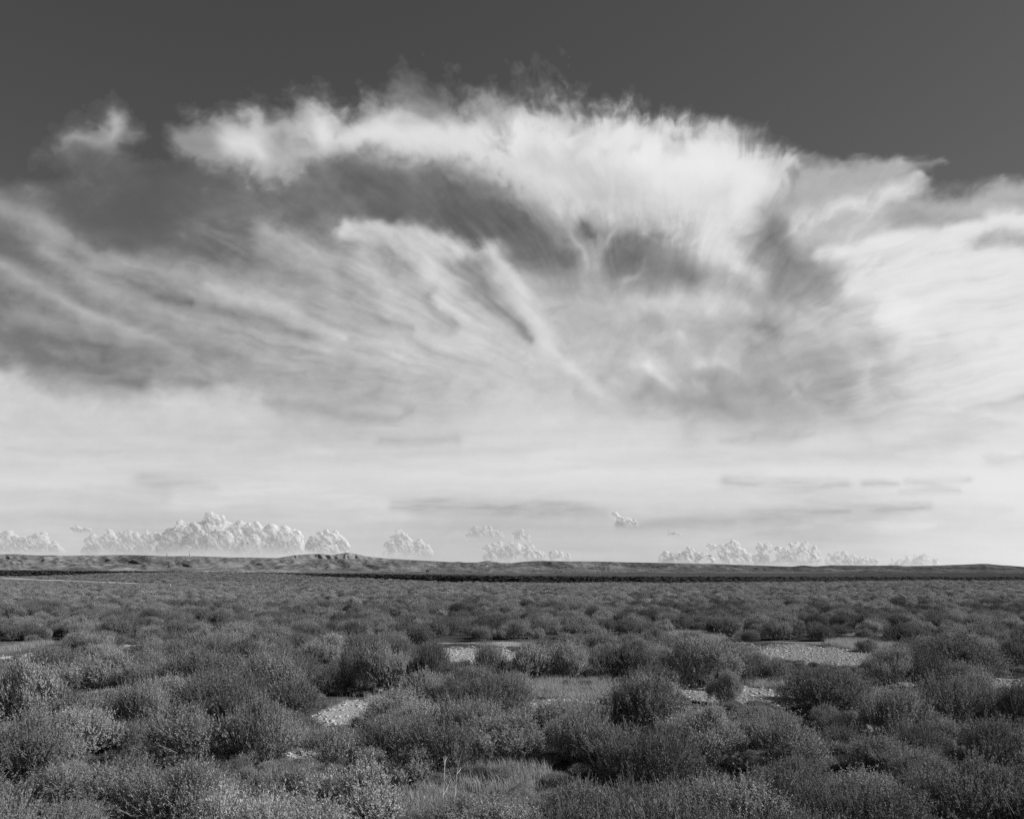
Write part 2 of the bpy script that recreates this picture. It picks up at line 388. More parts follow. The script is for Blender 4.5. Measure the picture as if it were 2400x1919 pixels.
    F = grid_faces(nx, ny)[:, ::-1]
    a = A.ravel(); keep = a[F].max(1) > 0.012
    F = F[keep]; fx = X.ravel()[F].mean(1); fy = Y.ravel()[F].mean(1)
    # --- which cloud each face belongs to
    bank_top = np.interp(fx, [-700, 0, 75, 250, 400, 500, 700, 1000, 1350, 1500, 1700, 1850, 2000, 2800], [800, 790, 804, 842, 816, 818, 850, 830, 880, 905, 900, 860, 800, 780])
    arch_bot = np.interp(fx, [380, 560, 700, 1000, 1180, 1260, 1380, 1450, 1600, 1660], [350, 355, 345, 360, 460, 610, 600, 600, 620, 470])
    cid = np.full(len(F), 2)                                                # middle mass
    cid[fy > bank_top] = 4
    cid[(cid == 2) & (fx > 355) & (fx < 1672) & (fy < arch_bot)] = 0
    cid[(cid == 2) & (fx > 1660) & (fy > 0)] = 3
    cid[(cid == 2) & (fx < 335) & (fy < 410 + np.maximum(fx - 150, 0) * .2)] = 1
    cid[(cid == 2) & (fy > 400) & (fx < 470 + (fy - 450) * .9)] = 5
    names = [("arch of bright white feathery cirrus spanning the upper middle sky"),
             ("small detached curl of cirrus at the upper left"),
             ("fanned patch of streaky cirrus below the arch in mid sky"),
             ("large brilliant white cirrus mass at the right edge"),
             ("smooth pale cloud bank veiling the whole lower sky above the hills"),
             ("long thin grey cirrus streaks slanting down from the left edge")]
    m = NT("cloud_ice")
    den = m.attr("tone_cover")
    tr = m.n("ShaderNodeBsdfTransparent"); tl = m.n("ShaderNodeBsdfTranslucent", {0: (CLOUD_ALB, CLOUD_ALB, CLOUD_ALB, 1)})
    mat = m.surf(m.n("ShaderNodeMixShader", {0: den, 1: tr.outputs[0], 2: tl.outputs[0]}).outputs[0])
    for c, lab in enumerate(names):
        f = F[cid == c]
        if not len(f): continue
        u, inv = np.unique(f.ravel(), return_inverse=True)
        org = V[u].mean(0)
        me = mesh_np("cirrus_cloud", V[u] - org, inv.reshape(-1, 4), mat, True)
        fattr(me, "tone_cover", a[u])
        link("cirrus_cloud" if c != 4 else "cloud_bank", me, loc=tuple(org), label=lab, category="cloud", **({"group": "high ice clouds"} if c != 4 else {}))

SKY_TONE = [79, 84, 96, 111, 134, 176]
CLOUD_WHITE = 246
CLOUD_ALB = 0.80
build_clouds()
# ------------------------------------------------------------------ ground
def zg(x, y):
    """height of the plain"""
    x = np.asarray(x, float); y = np.asarray(y, float)
    d = np.hypot(x, y)
    z = 0.055 * fbm(x / 2.6, y / 2.6, 71, 3) + 0.13 * fbm(x / 13, y / 13, 72, 2) + 0.5 * fbm(x / 120, y / 120, 73, 2) * sstep(60, 200, d) * sstep(2500, 500, d)
    # low rise on the left, 300 m out
    mx = x + 112
    m = np.exp(-(mx / np.where(mx < 0, 46.0, 52.0)) ** 2 - ((y - 300) / 62.0) ** 2)
    return z + 2.15 * m * (1 + .12 * fbm(x / 30, y / 30, 74, 3))

def rect(x0, y0, x1, y1):
    """photo rectangle -> ellipse on the plain (cx, cy, rx, ry)"""
    xa, ya = px_ground(x0, y0); xb, yb = px_ground(x1, y0); xc, yc = px_ground(x0, y1); xd, yd = px_ground(x1, y1)
    return ((xa + xb + xc + xd) / 4, (ya + yc) / 2, (xb - xa + xd - xc) / 4, abs(ya - yc) / 2)

BARE = [rect(*r) for r in [(1000, 1519, 1235, 1564), (738, 1640, 930, 1712), (665, 1748, 760, 1784), (1745, 1512, 2075, 1556),
        (1575, 1596, 1862, 1660), (2030, 1590, 2150, 1618), (2290, 1580, 2420, 1614), (-20, 1532, 75, 1545), (100, 1534, 225, 1546),
        (1225, 1640, 1430, 1690), (2240, 1738, 2360, 1756), (880, 1618, 930, 1632), (1960, 1690, 2060, 1712), (985, 1850, 1080, 1880), (2080,1590,2200,1602)]]
GRASS = [rect(*r) for r in [(1225, 1602, 1495, 1646), (1050, 1792, 1295, 1856), (1960, 1505, 2095, 1526), (1735, 1590, 1835, 1606),
         (5, 1508, 65, 1532), (50, 1712, 315, 1762), (1540, 1488, 1690, 1502), (860, 1640, 1000, 1656), (940, 1850, 1100, 1915), (2130, 1575, 2300, 1592)]]

def patch(lst, x, y, seed, k=0.35):
    v = np.full(np.shape(x), -9.0)
    n = k * fbm(np.asarray(x) / 0.9, np.asarray(y) / 1.3, seed, 4, .6)
    for cx, cy_, rx, ry in lst:
        v = np.maximum(v, 1 - np.hypot((x - cx) / rx, (y - cy_) / ry))
    return v + n

def soil_material():
    m = NT("pale_soil")
    bare = m.attr("bare")
    p = m.pos()
    n1 = m.noise(2.2, 6, .62, p); n2 = m.noise(14, 5, .65, p); n3 = m.noise(.35, 4, .55, p)
    v = m.n("ShaderNodeTexVoronoi", {"Vector": p, "Scale": 9.0}, feature='DISTANCE_TO_EDGE').outputs["Distance"]
    crack = m.ramp(v, [(0.0, .45), (.06, 1.0)])
    soil = m.ramp(n2, [(.30, .16), (.44, .42), (.70, .58)])
    litter = m.ramp(m.math('ADD', m.math('MULTIPLY', n1, .6), m.math('MULTIPLY', n3, .4)), [(.3, .04), (.5, .10), (.68, .22)])
    f = m.ramp(m.math('ADD', bare, m.math('MULTIPLY', m.math('SUBTRACT', n2, .5), .9)), [(-0.0, 0.0), (.22, 1.0)])
    mixc = m.n("ShaderNodeMix", {0: f, 6: litter, 7: soil}, data_type='RGBA')
    mul = m.n("ShaderNodeMix", {0: m.math('MULTIPLY', f, .8), 6: mixc.outputs[2], 7: crack}, data_type='RGBA', blend_type='MULTIPLY')
    h = m.math('ADD', m.math('MULTIPLY', n2, .6), m.math('MULTIPLY', crack, .35))
    bump = m.n("ShaderNodeBump", {"Height": h, "Strength": 1.0, "Distance": .07})
    d = m.n("ShaderNodeBsdfDiffuse", {0: mul.outputs[2], "Normal": bump.outputs[0], "Roughness": 1.0})
    return m.surf(d.outputs[0])

def build_ground():
    a0 = np.linspace(-0.72, 0.72, 430)
    a1 = np.linspace(0.72, 2 * np.pi - 0.72, 44)[1:]
    ang = np.concatenate([a0, a1])
    r = np.concatenate([np.linspace(.4, 7, 14)[:-1], 7 * 1.012 ** np.arange(205), 7 * 1.012 ** 204 * 1.065 ** np.arange(1, 112)])
    Rr, An = np.meshgrid(r, ang, indexing='ij')
    x = Rr * np.sin(An); y = Rr * np.cos(An)
    z = zg(x, y)
    z = z - np.where(Rr > 12000, (Rr - 12000) ** 2 / 1.3e7, 0)
    faces = grid_faces(len(ang), len(r))
    me = mesh_np("ground", np.stack([x, y, z], -1).reshape(-1, 3), faces, soil_material(), True)
    b = patch(BARE, x, y, 81)
    b = np.maximum(b, np.where((Rr > 15) & (Rr < 80), (fbm(x / 5.5, y / 4.0, 333, 3) - .33) * 1.6 + .3 * fbm(x / .9, y / .9, 84, 3), -1))
    b = np.where(Rr > 70, 0.25 * fbm(x / 9, y / 9, 83, 3) - .12, b)
    fattr(me, "bare", np.clip(b, -1, 1).ravel())
    link("ground", me, kind="structure")
build_ground()

# ------------------------------------------------------------------ hills
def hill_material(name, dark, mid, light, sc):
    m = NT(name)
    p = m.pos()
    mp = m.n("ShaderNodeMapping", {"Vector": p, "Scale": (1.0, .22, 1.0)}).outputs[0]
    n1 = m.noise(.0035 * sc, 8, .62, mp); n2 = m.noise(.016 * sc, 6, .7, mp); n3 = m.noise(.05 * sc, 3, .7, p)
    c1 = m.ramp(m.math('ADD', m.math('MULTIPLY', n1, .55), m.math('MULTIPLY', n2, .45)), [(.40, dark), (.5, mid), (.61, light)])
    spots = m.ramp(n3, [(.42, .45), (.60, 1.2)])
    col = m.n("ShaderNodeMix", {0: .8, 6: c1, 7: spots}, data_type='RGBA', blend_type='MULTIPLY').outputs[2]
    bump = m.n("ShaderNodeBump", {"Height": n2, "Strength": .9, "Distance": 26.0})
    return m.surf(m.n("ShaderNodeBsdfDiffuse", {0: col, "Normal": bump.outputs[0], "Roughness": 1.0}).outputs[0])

def hill_strip(name, crest, r_foot, r_crest, r_back, mat, seed, gully, wl, scarp, step=3.0, nr=120, bench=0.0):
    cp = np.array(crest, float)
    px = np.arange(cp[0, 0], cp[-1, 0] + 1, step)
    py = np.interp(px, cp[:, 0], cp[:, 1])
    k = np.ones(5) / 5; py = np.convolve(np.pad(py, 2, 'edge'), k, 'valid')
    py = py + 0.35 * fbm(px / 22, px * 0 + .5, seed + 9, 4)
    t = np.concatenate([np.linspace(0, 1, nr), np.linspace(1, 2, 16)[1:]])
    T, PX = np.meshgrid(t, px, indexing='ij')
    rc = r_crest * (1 + .06 * fbm(PX / 260, PX * 0, seed, 2))
    d = np.where(T < 1, r_foot + (rc - r_foot) * T, rc + (r_back - rc) * (T - 1))
    zc = (EYE + (HORIZON - np.interp(PX, px, py)) / FPX * rc)
    t1 = np.minimum(T, 1)
    tw = np.clip(t1 + .10 * np.sin(np.pi * t1) * fbm(PX / 90, T * 3, seed + 1, 3), 0, 1)
    g = (.16 * tw + (.84 - scarp) * sstep(.30, .92, tw) + scarp * sstep(.88, 1.0, tw))
    # spurs and gullies running down the slope, slightly askew
    u = PX / wl + 1.1 * t1 + .35 * fbm(PX / (wl * 2), T * 2.2, seed + 2, 2)
    rg = 1 - np.abs(perlin(u, T * 1.3, seed + 3)) * 1.6
    rg2 = 1 - np.abs(perlin(u * 2.7, T * 2.6, seed + 4)) * 1.6
    env = sstep(0.12, .6, t1) * sstep(1.0, .90, t1)
    g = g * (1 - env * gully * (1 - (.65 * rg + .35 * rg2)))
    g = g + bench * sstep(.1, .3, t1) * sstep(.85, .55, t1) * (fbm(PX / 140, T * 7, seed + 5, 4) * .9)
    g = np.where(T > 1, 1 - .55 * (T - 1) ** 1.5, g)
    z = g * zc - 1.0 * (1 - t1)
    x = (PX - 1200) / FPX * d
    me = mesh_np(name, np.stack([x, d, z], -1).reshape(-1, 3), grid_faces(len(px), len(t)), mat, True)
    return link(name, me, kind="structure")

MAIN = [(-700, 1303), (-300, 1299), (0, 1298.4), (44, 1298), (86, 1301), (111, 1300.6), (150, 1301.7), (300, 1299.8), (362, 1301.5), (390, 1303),
        (445, 1302.5), (501, 1304), (529, 1305.5), (598, 1306), (656, 1307.5), (760, 1309.5), (860, 1310), (906, 1310), (990, 1313.5), (1067, 1317.5),
        (1115, 1318), (1170, 1318.5), (1200, 1319), (1228, 1316), (1270, 1313.5), (1311, 1315), (1395, 1315), (1478, 1317.5), (1562, 1319),
        (1631, 1320), (1701, 1322), (1800, 1325.5), (1828, 1326.5), (1856, 1327.5), (1881, 1324.5), (1911, 1327), (1948, 1324), (2023, 1325),
        (2073, 1325), (2101, 1324), (2120, 1326.5), (2218, 1324), (2309, 1320.5), (2343, 1323.5), (2400, 1328), (2600, 1326), (3100, 1320)]
FAR = [(560, 1316), (640, 1309), (692, 1300.4), (720, 1298.4), (747, 1297.4), (778, 1300.4), (795, 1297.5), (814, 1293.5), (831, 1296.8), (859, 1303.5),
       (906, 1308), (990, 1313), (1060, 1317), (1077, 1315.3), (1090, 1318), (1120, 1317.5), (1143, 1313.3), (1165, 1317), (1200, 1321), (1260, 1326)]
hm = hill_material("hill_scrub_shade", .10, .21, .36, 1.0)  # dark scrub patches also stand in for cloud shade over the hills
hf = hill_material("far_hill_haze", .27, .34, .42, .7)  # paler, flatter tones put distance haze into the colour
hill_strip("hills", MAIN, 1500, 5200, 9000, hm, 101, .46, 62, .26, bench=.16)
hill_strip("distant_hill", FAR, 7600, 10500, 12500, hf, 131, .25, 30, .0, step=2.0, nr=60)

# ------------------------------------------------------------------ embankment
EMB = [(-700, 620, 1334, 0), (0, 470, 1336, 0), (300, 410, 1338.5, 0), (600, 335, 1342, 0), (1000, 232, 1346.5, 0), (1200, 194, 1349.3, 0),
       (1500, 181, 1351, 0), (1800, 180, 1352, 0), (2400, 190, 1352.2, 0), (3100, 210, 1352, 0)]
def emb_path(n=420):
    e = np.array(EMB, float)
    px = np.linspace(e[0, 0], e[-1, 0], n)
    D = np.interp(px, e[:, 0], e[:, 1]); py = np.interp(px, e[:, 0], e[:, 2])
    for _ in range(6):
        D[1:-1] = (D[:-2] + 2 * D[1:-1] + D[2:]) / 4; py[1:-1] = (py[:-2] + 2 * py[1:-1] + py[2:]) / 4
    x = (px - 1200) / FPX * D; top = EYE - (py - HORIZON) / FPX * D
    return px, x, D, top
def build_embankment():
    px, x, D, top = emb_path()
    m = NT("embankment_cinder_shade"); p = m.pos()
    n1 = m.noise(.9, 6, .65, p); n2 = m.noise(.12, 4, .6, p)
    col = m.ramp(m.math('ADD', m.math('MULTIPLY', n1, .6), m.math('MULTIPLY', n2, .4)), [(.35, .022), (.55, .045), (.72, .10)])  # near-black cinder tone also carries the shade of the near slope
    bump = m.n("ShaderNodeBump", {"Height": n1, "Strength": 1.0, "Distance": .4})
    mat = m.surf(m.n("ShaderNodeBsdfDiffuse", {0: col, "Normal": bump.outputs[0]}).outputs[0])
    tx = np.gradient(x); ty = np.gradient(D); l = np.hypot(tx, ty); nx, ny = ty / l, -tx / l      # towards the camera
    offs = np.array([1.35, 1.1, .75, .4, .08, 0, -3.2, -3.4, -4.6, -6.5]); hs = np.array([-.08, .14, .42, .72, .96, 1, 1, .96, .4, -.1])
    V = np.zeros((len(offs), len(px), 3))
    for i, (o, h) in enumerate(zip(offs, hs)):
        oo = o * np.where(o > 0, top * 1.0, 1.0) * 1.0
        oo = oo + (.22 * fbm(px / 9, px * 0 + i * .7, 201, 3) if 0 < h < .95 else 0)
        V[i, :, 0] = x + nx * oo; V[i, :, 1] = D + ny * oo
        base = zg(V[i, :, 0], V[i, :, 1])
        V[i, :, 2] = np.where(h > .5, top * h, base + (top - base) * h)
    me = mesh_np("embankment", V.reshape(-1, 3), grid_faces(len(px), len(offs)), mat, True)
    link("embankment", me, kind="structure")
build_embankment()
def px_terrain(px, py):
    """photo pixel -> where its ray meets the plain"""
    d = np.linspace(60, 460, 1600); z = EYE - (py - HORIZON) / FPX * d; x = (px - 1200) / FPX * d
    k = np.argmax(zg(x, d) > z)
    return x[k], d[k]
TRACK = np.array([px_terrain(a, b) for a, b in zip(np.interp(np.linspace(0, 1, 26), [0, .2, .45, .85, 1], [-60, 60, 150, 300, 370]), np.interp(np.linspace(0, 1, 26), [0, .2, .45, .85, 1], [1354, 1357.5, 1361, 1367, 1368.5]))])
for _ in range(3): TRACK[1:-1] = (TRACK[:-2] + 2 * TRACK[1:-1] + TRACK[2:]) / 4

# ------------------------------------------------------------------ plant materials
def leaf_material(name, lo, hi, trans=.28):
    m = NT(name)
    rnd = m.n("ShaderNodeObjectInfo").outputs["Random"]
    n = m.noise(3.0, 3, .6, m.n("ShaderNodeTexCoord").outputs["Object"])
    f = m.math('ADD', m.math('MULTIPLY', rnd, .75), m.math('MULTIPLY', n, .35))
    col = m.ramp(f, [(.2, lo), (.85, hi)])
    d = m.n("ShaderNodeBsdfDiffuse", {0: col}); t = m.n("ShaderNodeBsdfTranslucent", {0: col})
    g = m.n("ShaderNodeBsdfGlossy", {0: (.5, .5, .5, 1), "Roughness": .55})
    a = m.n("ShaderNodeMixShader", {0: trans, 1: d.outputs[0], 2: t.outputs[0]})
    return m.surf(m.n("ShaderNodeMixShader", {0: .015, 1: a.outputs[0], 2: g.outputs[0]}).outputs[0])
def plain_material(name, lo, hi, sc=6):
    m = NT(name); n = m.noise(sc, 4, .6, m.pos())
    return m.surf(m.n("ShaderNodeBsdfDiffuse", {0: m.ramp(n, [(.3, lo), (.7, hi)])}).outputs[0])
LEAF = [leaf_material("silvery_leaf", .30, .50), leaf_material("grey_green_leaf", .24, .43), leaf_material("dark_leaf", .13, .24), leaf_material("dry_pale_leaf", .34, .50)]
BARK = plain_material("grey_bark", .10, .30, 14); DRY = plain_material("bleached_twig", .26, .50, 20)

def unit(v): return v / (np.linalg.norm(v, axis=-1, keepdims=True) + 1e-9)

def tubes(P, rad):
    """P (n, k, 3) polylines, rad (n, k) -> three-sided tubes"""
    n, k, _ = P.shape
    T = unit(np.gradient(P, axis=1)); ref = np.array([.31, .17, .93])
    A = unit(np.cross(T, ref)); Bn = np.cross(T, A)
    ring = [P + (A * math.cos(a) + Bn * math.sin(a)) * rad[..., None] for a in (0, 2.094, 4.189)]
    V = np.stack(ring, 2).reshape(-1, 3)
    i = np.arange(n * k * 3).reshape(n, k, 3); f = []
    for j in range(3):
        q = (j + 1) % 3
        f.append(np.stack([i[:, :-1, j], i[:, :-1, q], i[:, 1:, q], i[:, 1:, j]], -1).reshape(-1, 4))
    return V, np.concatenate(f)

def bush(seed, n_clump, n_sprig, n_leaf, leafL, leafW, upness=.6, sprigL=.09, R0=.6, H0=.6, fluff=.36):
    """one shrub: a mound of leafy clumps on branches fanning from the root; returns leaf and branch geometry"""
    g = np.random.default_rng(seed)
    # clump centres spread over a low dome
    i = np.arange(n_clump); az = i * 2.39996 + g.uniform(0, 6); ct = 1 - (i + .5) / n_clump * .92
    tl = np.arccos(ct) * g.uniform(.85, 1.1, n_clump); sz = g.uniform(.40, 1.12, n_clump)
    stretch = 1 + .18 * np.sin(az * 2 + g.uniform(0, 6))
    cen = np.stack([R0 * .74 * np.sin(tl) * np.cos(az) * sz * stretch, R0 * .74 * np.sin(tl) * np.sin(az) * sz * stretch, .10 + (H0 * .74 - .10) * np.clip(np.cos(tl), 0, 1) * sz ** .6 * g.uniform(.50, 1.2, n_clump)], -1)
    cr = g.uniform(.12, .31, n_clump) * R0 / .6
    # branches: root -> clump heart
    base = np.stack([g.normal(0, .045, n_clump), g.normal(0, .045, n_clump), np.full(n_clump, -.04)], -1)
    mid = cen * np.array([.6, .6, .36]) + g.normal(0, .025, (n_clump, 3))
    u = np.linspace(0, 1, 6)[None, :, None]
    bez = (1 - u) ** 2 * base[:, None] + 2 * u * (1 - u) * mid[:, None] + u * u * cen[:, None]
    V1, F1 = tubes(bez, np.linspace(.013, .0042, 6)[None] * np.ones((n_clump, 1)))
    # sprigs on the outer side of every clump
    N = n_clump * n_sprig; ci = np.repeat(np.arange(n_clump), n_sprig)
    out = unit(cen + np.array([0, 0, .12])); v = unit(g.normal(0, 1, (N, 3)) + out[ci] * .75)
    rad = cr[ci] * g.uniform(.35, 1.0, N) ** .45
    p0 = cen[ci] + v * rad[:, None] * np.array([1, 1, .8]); p0[:, 2] = np.maximum(p0[:, 2], .03 + .06 * g.uniform(0, 1, N))
    up = np.array([0, 0, 1.0])
    dr = unit(v * .6 + up * (upness + .2) + g.normal(0, .34, (N, 3)))
    Ls = sprigL * g.uniform(.5, 1.3, N) * np.where((g.uniform(0, 1, N) < fluff) & (v[:, 2] > -.1), 1.9, 1.0)
    p1 = p0 + dr * Ls[:, None]
    foot = p0 - unit(p0 - cen[ci] * .9) * (rad * .45)[:, None] - up * .02
    V2, F2 = tubes(np.stack([foot, p1], 1), np.stack([np.full(N, .0032), np.full(N, .0013)], 1))
    BV = np.concatenate([V1, V2]); BF = np.concatenate([F1, F2 + len(V1)])
    t = g.uniform(-.25, 1.0, (N, n_leaf))[..., None]
    lp = (p0[:, None] + (p1 - p0)[:, None] * t).reshape(-1, 3)
    ld = unit(np.repeat(dr, n_leaf, 0) * .8 + unit(g.normal(0, 1, lp.shape)) * .75)
    nv_ = unit(np.repeat(unit(v + out[ci] * .5 + up * .25), n_leaf, 0) + g.normal(0, .36, lp.shape))      # leaves face outwards, roughly
    s = unit(np.cross(ld, nv_))
    L_ = leafL * g.uniform(.6, 1.35, (len(lp), 1)); W_ = leafW * g.uniform(.7, 1.3, (len(lp), 1))
    LV = np.stack([lp, lp + ld * L_ * .5 + s * W_, lp + ld * L_, lp + ld * L_ * .5 - s * W_], 1).reshape(-1, 3)
    LF = np.arange(len(LV)).reshape(-1, 4)
    return LV, LF, BV, BF

#         seed clump sprig leaf leafL leafW  up sprig material R0 H0
KINDS = [(1, 17, 82, 14, .029, .0044, .60, .095, 0, .62, .60),
         (2, 14, 86, 14, .028, .0044, .85, .120, 1, .55, .66),
         (3, 19, 76, 14, .028, .0045, .50, .090, 1, .68, .52),
         (4, 16, 82, 14, .026, .0050, .55, .090, 2, .60, .56),
         (5, 12, 86, 14, .031, .0042, 1.0, .140, 0, .50, .66),
         (6, 19, 74, 14, .026, .0050, .45, .085, 2, .70, .47),
         (7, 12, 36, 11, .026, .0042, .90, .150, 3, .52, .48)]
PARTS = []
for (sd_, nm, ns, nl, ll, lw, upn, sl_, mi, r0, h0) in KINDS:
    LV, LF, BV, BF = bush(sd_ * 13, nm, ns, nl, ll, lw, upn, sl_, r0, h0)
    r0 = float(np.percentile(np.hypot(LV[:, 0], LV[:, 1]), 96)); h0 = float(np.percentile(LV[:, 2], 98.5))      # true half-width and height
    PARTS.append((mesh_np("foliage", LV, LF, LEAF[mi]), mesh_np("branches", BV, BF, BARK), r0, h0))
FARK = []                    # lighter meshes for shrubs far out on the plain
for j, (sd_, mi, upn) in enumerate([(31, 0, .8), (32, 1, .7), (33, 1, .9), (34, 2, .6), (35, 0, .6)]):
    LV, LF, BV, BF = bush(sd_, 13, 24, 7, .050, .0125, upn * .7, .085, .54, .52)
    me = mesh_np("far_shrub", np.concatenate([LV, BV]), np.concatenate([LF, BF + len(LV)]), [LEAF[mi], BARK])
    idx = np.zeros(len(LF) + len(BF), np.int32); idx[len(LF):] = 1
    me.polygons.foreach_set("material_index", idx)
    FARK.append(me)
MIDK = []                    # full shrubs joined into one mesh, for the ones past the first three hundred
for k, (f, b, r0, h0) in enumerate(PARTS):
    n = len(f.vertices); m_ = len(b.vertices)
    a = np.empty(n * 3, np.float32); f.vertices.foreach_get("co", a); c = np.empty(m_ * 3, np.float32); b.vertices.foreach_get("co", c)
    fa = np.empty(len(f.polygons) * 4, np.int32); f.loops.foreach_get("vertex_index", fa); fb = np.empty(len(b.polygons) * 4, np.int32); b.loops.foreach_get("vertex_index", fb)
    me = mesh_np("mid_shrub", np.concatenate([a, c]).reshape(-1, 3), np.concatenate([fa, fb + n]).reshape(-1, 4), [f.materials[0], b.materials[0]])
    idx = np.zeros(len(me.polygons), np.int32); idx[len(f.polygons):] = 1; me.polygons.foreach_set("material_index", idx)
    MIDK.append(me)

# ------------------------------------------------------------------ where the shrubs stand
# photo box of each shrub one can pick out: left, right, foot row, top row, kind, label
HERO = [
 (1105, 1195, 1597, 1513, 1, "upright grey shrub just below the central strip of bare soil"),
 (1052, 1112, 1598, 1552, 3, "small dark shrub left of the upright one below the bare strip"),
 (1190, 1300, 1599, 1515, 0, "leafy grey shrub behind the left end of the central grass strip"),
 (1290, 1392, 1599, 1512, 4, "tall thin-stemmed shrub behind the middle of the central grass strip"),
 (1385, 1530, 1597, 1515, 3, "dark-based shrub behind the right end of the central grass strip"),
 (1010, 1125, 1690, 1600, 3, "dark shrub right of the crusted soil patch, left of centre"),
 (1105, 1238, 1682, 1585, 1, "upright feathery shrub rising left of the central grass strip"),
 (1075, 1292, 1794, 1677, 0, "broad shrub with black shade beneath, above the nearest grass patch"),
 (1285, 1400, 1797, 1662, 4, "pale slender shrub touching the broad central foreground shrub's right side"),
 (1400, 1600, 1737, 1592, 3, "big dark spreading shrub right of the central grass strip"),
 (868, 1022, 1746, 1660, 2, "low rounded shrub below the crusted soil patch left of centre"),
 (795, 862, 1632, 1522, 1, "narrow shrub standing above the crusted soil patch"),
 (852, 968, 1634, 1515, 0, "tall shrub above and right of the crusted soil patch"),
 (958, 1052, 1632, 1530, 3, "larger dark shrub between the bare strip and the crusted soil"),
 (-40, 150, 1702, 1560, 0, "wide shrub with deep black shade at the left edge"),
 (120, 292, 1742, 1648, 2, "low shrub behind the shaded grass on the left"),
 (258, 400, 1738, 1610, 1, "tall shrub right of the shaded grass on the left"),
 (330, 560, 1800, 1655, 0, "large rounded shrub in the left foreground"),
 (520, 690, 1790, 1640, 2, "broad shrub left of the small bright soil patch"),
 (150, 330, 1640, 1540, 0, "bushy grey shrub below the left soil strips"),
 (400, 560, 1650, 1530, 1, "upright shrub in the left middle of the scrub"),
 (560, 720, 1665, 1540, 4, "tall feathery shrub left of the crusted soil patch"),
 (1840, 2048, 1682, 1575, 3, "dark broad shrub casting shade on the right soil patch"),
 (2015, 2168, 1737, 1606, 1, "upright shrub in front of the dark broad right-hand one"),
 (2140, 2342, 1702, 1585, 5, "wide dark shrub below the far right soil strip"),
 (2318, 2460, 1722, 1600, 3, "dark shrub cut by the right edge of the picture"),
 (2128, 2362, 1582, 1493, 3, "wide dark shrub behind the far right soil strip"),
 (1728, 1848, 1592, 1530, 2, "low shrub between the two right-hand soil patches"),
 (1662, 1742, 1652, 1570, 0, "small lone shrub standing inside the right soil patch"),
 (2028, 2142, 1597, 1510, 0, "grey shrub right of the long right-hand soil strip"),
 (1540, 1732, 1616, 1495, 0, "large pale shrub left of the long right-hand soil strip"),
 (2278, 2362, 1733, 1690, 2, "tiny shrub under the wide dark one on the right"),
 (2000, 2056, 1527, 1498, 2, "small round shrub at the end of the long right-hand soil strip"),
 (690, 850, 1790, 1690, 6, "dry pale shrub beside the small bright soil patch"),
 (1560, 1760, 1800, 1665, 0, "broad shrub below the right soil patch"),
 (1760, 1960, 1830, 1690, 4, "tall shrub below the dark broad one's shade"),
]
rng = np.random.default_rng(5)
shr = []                      # x, y, width m, height m, kind, label, rotz
for (l, r, fy, ty, k, lab) in HERO:
    cx = (l + r) / 2; x, y = px_ground(cx, fy); wdt = (r - l) / FPX * y
    y2 = y + wdt * .28
    h = EYE - (ty - HORIZON) / FPX * y2
    shr.append((x * y2 / y, y2, wdt * 1.08, max(h, .22) * 1.02, k, lab, rng.uniform(0, 6.28)))
def fill():
    """jittered scatter over the plain up to the embankment"""
    out = []
    px_e, ex, eD, _ = emb_path()
    for (d0, d1, cell) in [(7.2, 16, 1.02), (16, 45, 1.14), (45, 100, 1.02), (100, 190, 1.08), (190, 480, 2.0)]:
        ys = np.arange(d0, d1, cell)
        for yy in ys:
            hw = (.577 * 1.22) * yy + 2
            xs = np.arange(-hw, hw, cell) + rng.uniform(-.5, .5) * cell
            x = xs + rng.uniform(-.45, .45, len(xs)) * cell; y = yy + rng.uniform(-.45, .45, len(xs)) * cell
            pxx = 1200 + x / y * FPX
            lim = np.interp(pxx, px_e, eD) - 2.4
            n = fbm(x / 5.5, y / 5.5, 301, 3)
            ok = (y < lim) & (rng.uniform(0, 1, len(x)) < np.where(y < 22, 1.0, np.clip(.86 + .8 * n, .3, 1)))
            ok &= (y < 17) | (y > 75) | (fbm(x / 5.5, y / 4.0, 333, 3) < .30)
            ok &= (y < 70) | (rng.uniform(0, 1, len(x)) < .95)
            out.append(np.stack([x, y, n], -1)[ok])
    return np.concatenate(out)
P = fill()
bare = patch(BARE, P[:, 0], P[:, 1], 81, .2) ; grs = patch(GRASS, P[:, 0], P[:, 1], 82, .2)
keep = (bare < -.12) & (grs < -.10)
hx = np.array([s[0] for s in shr]); hy = np.array([s[1] for s in shr]); hw_ = np.array([s[2] for s in shr])
dd = np.hypot(P[:, :1] - hx, P[:, 1:2] - hy) - hw_ * .44
keep &= dd.min(1) > .16
# shrubs in front of a picked-out soil or grass patch stay low enough to leave it in sight
hmax = np.full(len(P), 9.0)
for (cx, cy_, rx, ry) in BARE[:8] + GRASS[:5]:
    inb = np.abs(P[:, 0] / P[:, 1] - cx / cy_) < rx / cy_ * .92
    nearedge = cy_ - ry * .95
    hmax = np.where(inb & (P[:, 1] < nearedge) & (P[:, 1] > nearedge * .68), np.minimum(hmax, EYE * .92 * (1 - P[:, 1] / nearedge)), hmax)
    keep &= ~(inb & (P[:, 1] >= nearedge) & (P[:, 1] < cy_ + ry * .7))
keep &= hmax > .14
P = np.concatenate([P, hmax[:, None]], 1)
near_track = np.min(np.hypot(P[:, :1] - TRACK[:, 0], (P[:, 1:2] + 3 - TRACK[:, 1]) * .5), 1) < 4.0
keep &= ~near_track
P = P[keep]
kind_w = np.array([.27, .20, .17, .15, .12, .07, .02])
kinds = rng.choice(7, len(P), p=kind_w)
clump = fbm(P[:, 0] / 3.4, P[:, 1] / 4.5, 305, 3) + .5 * rng.normal(0, .35, len(P))
kinds = np.where(clump > .26, rng.choice([3, 5], len(P)), kinds)
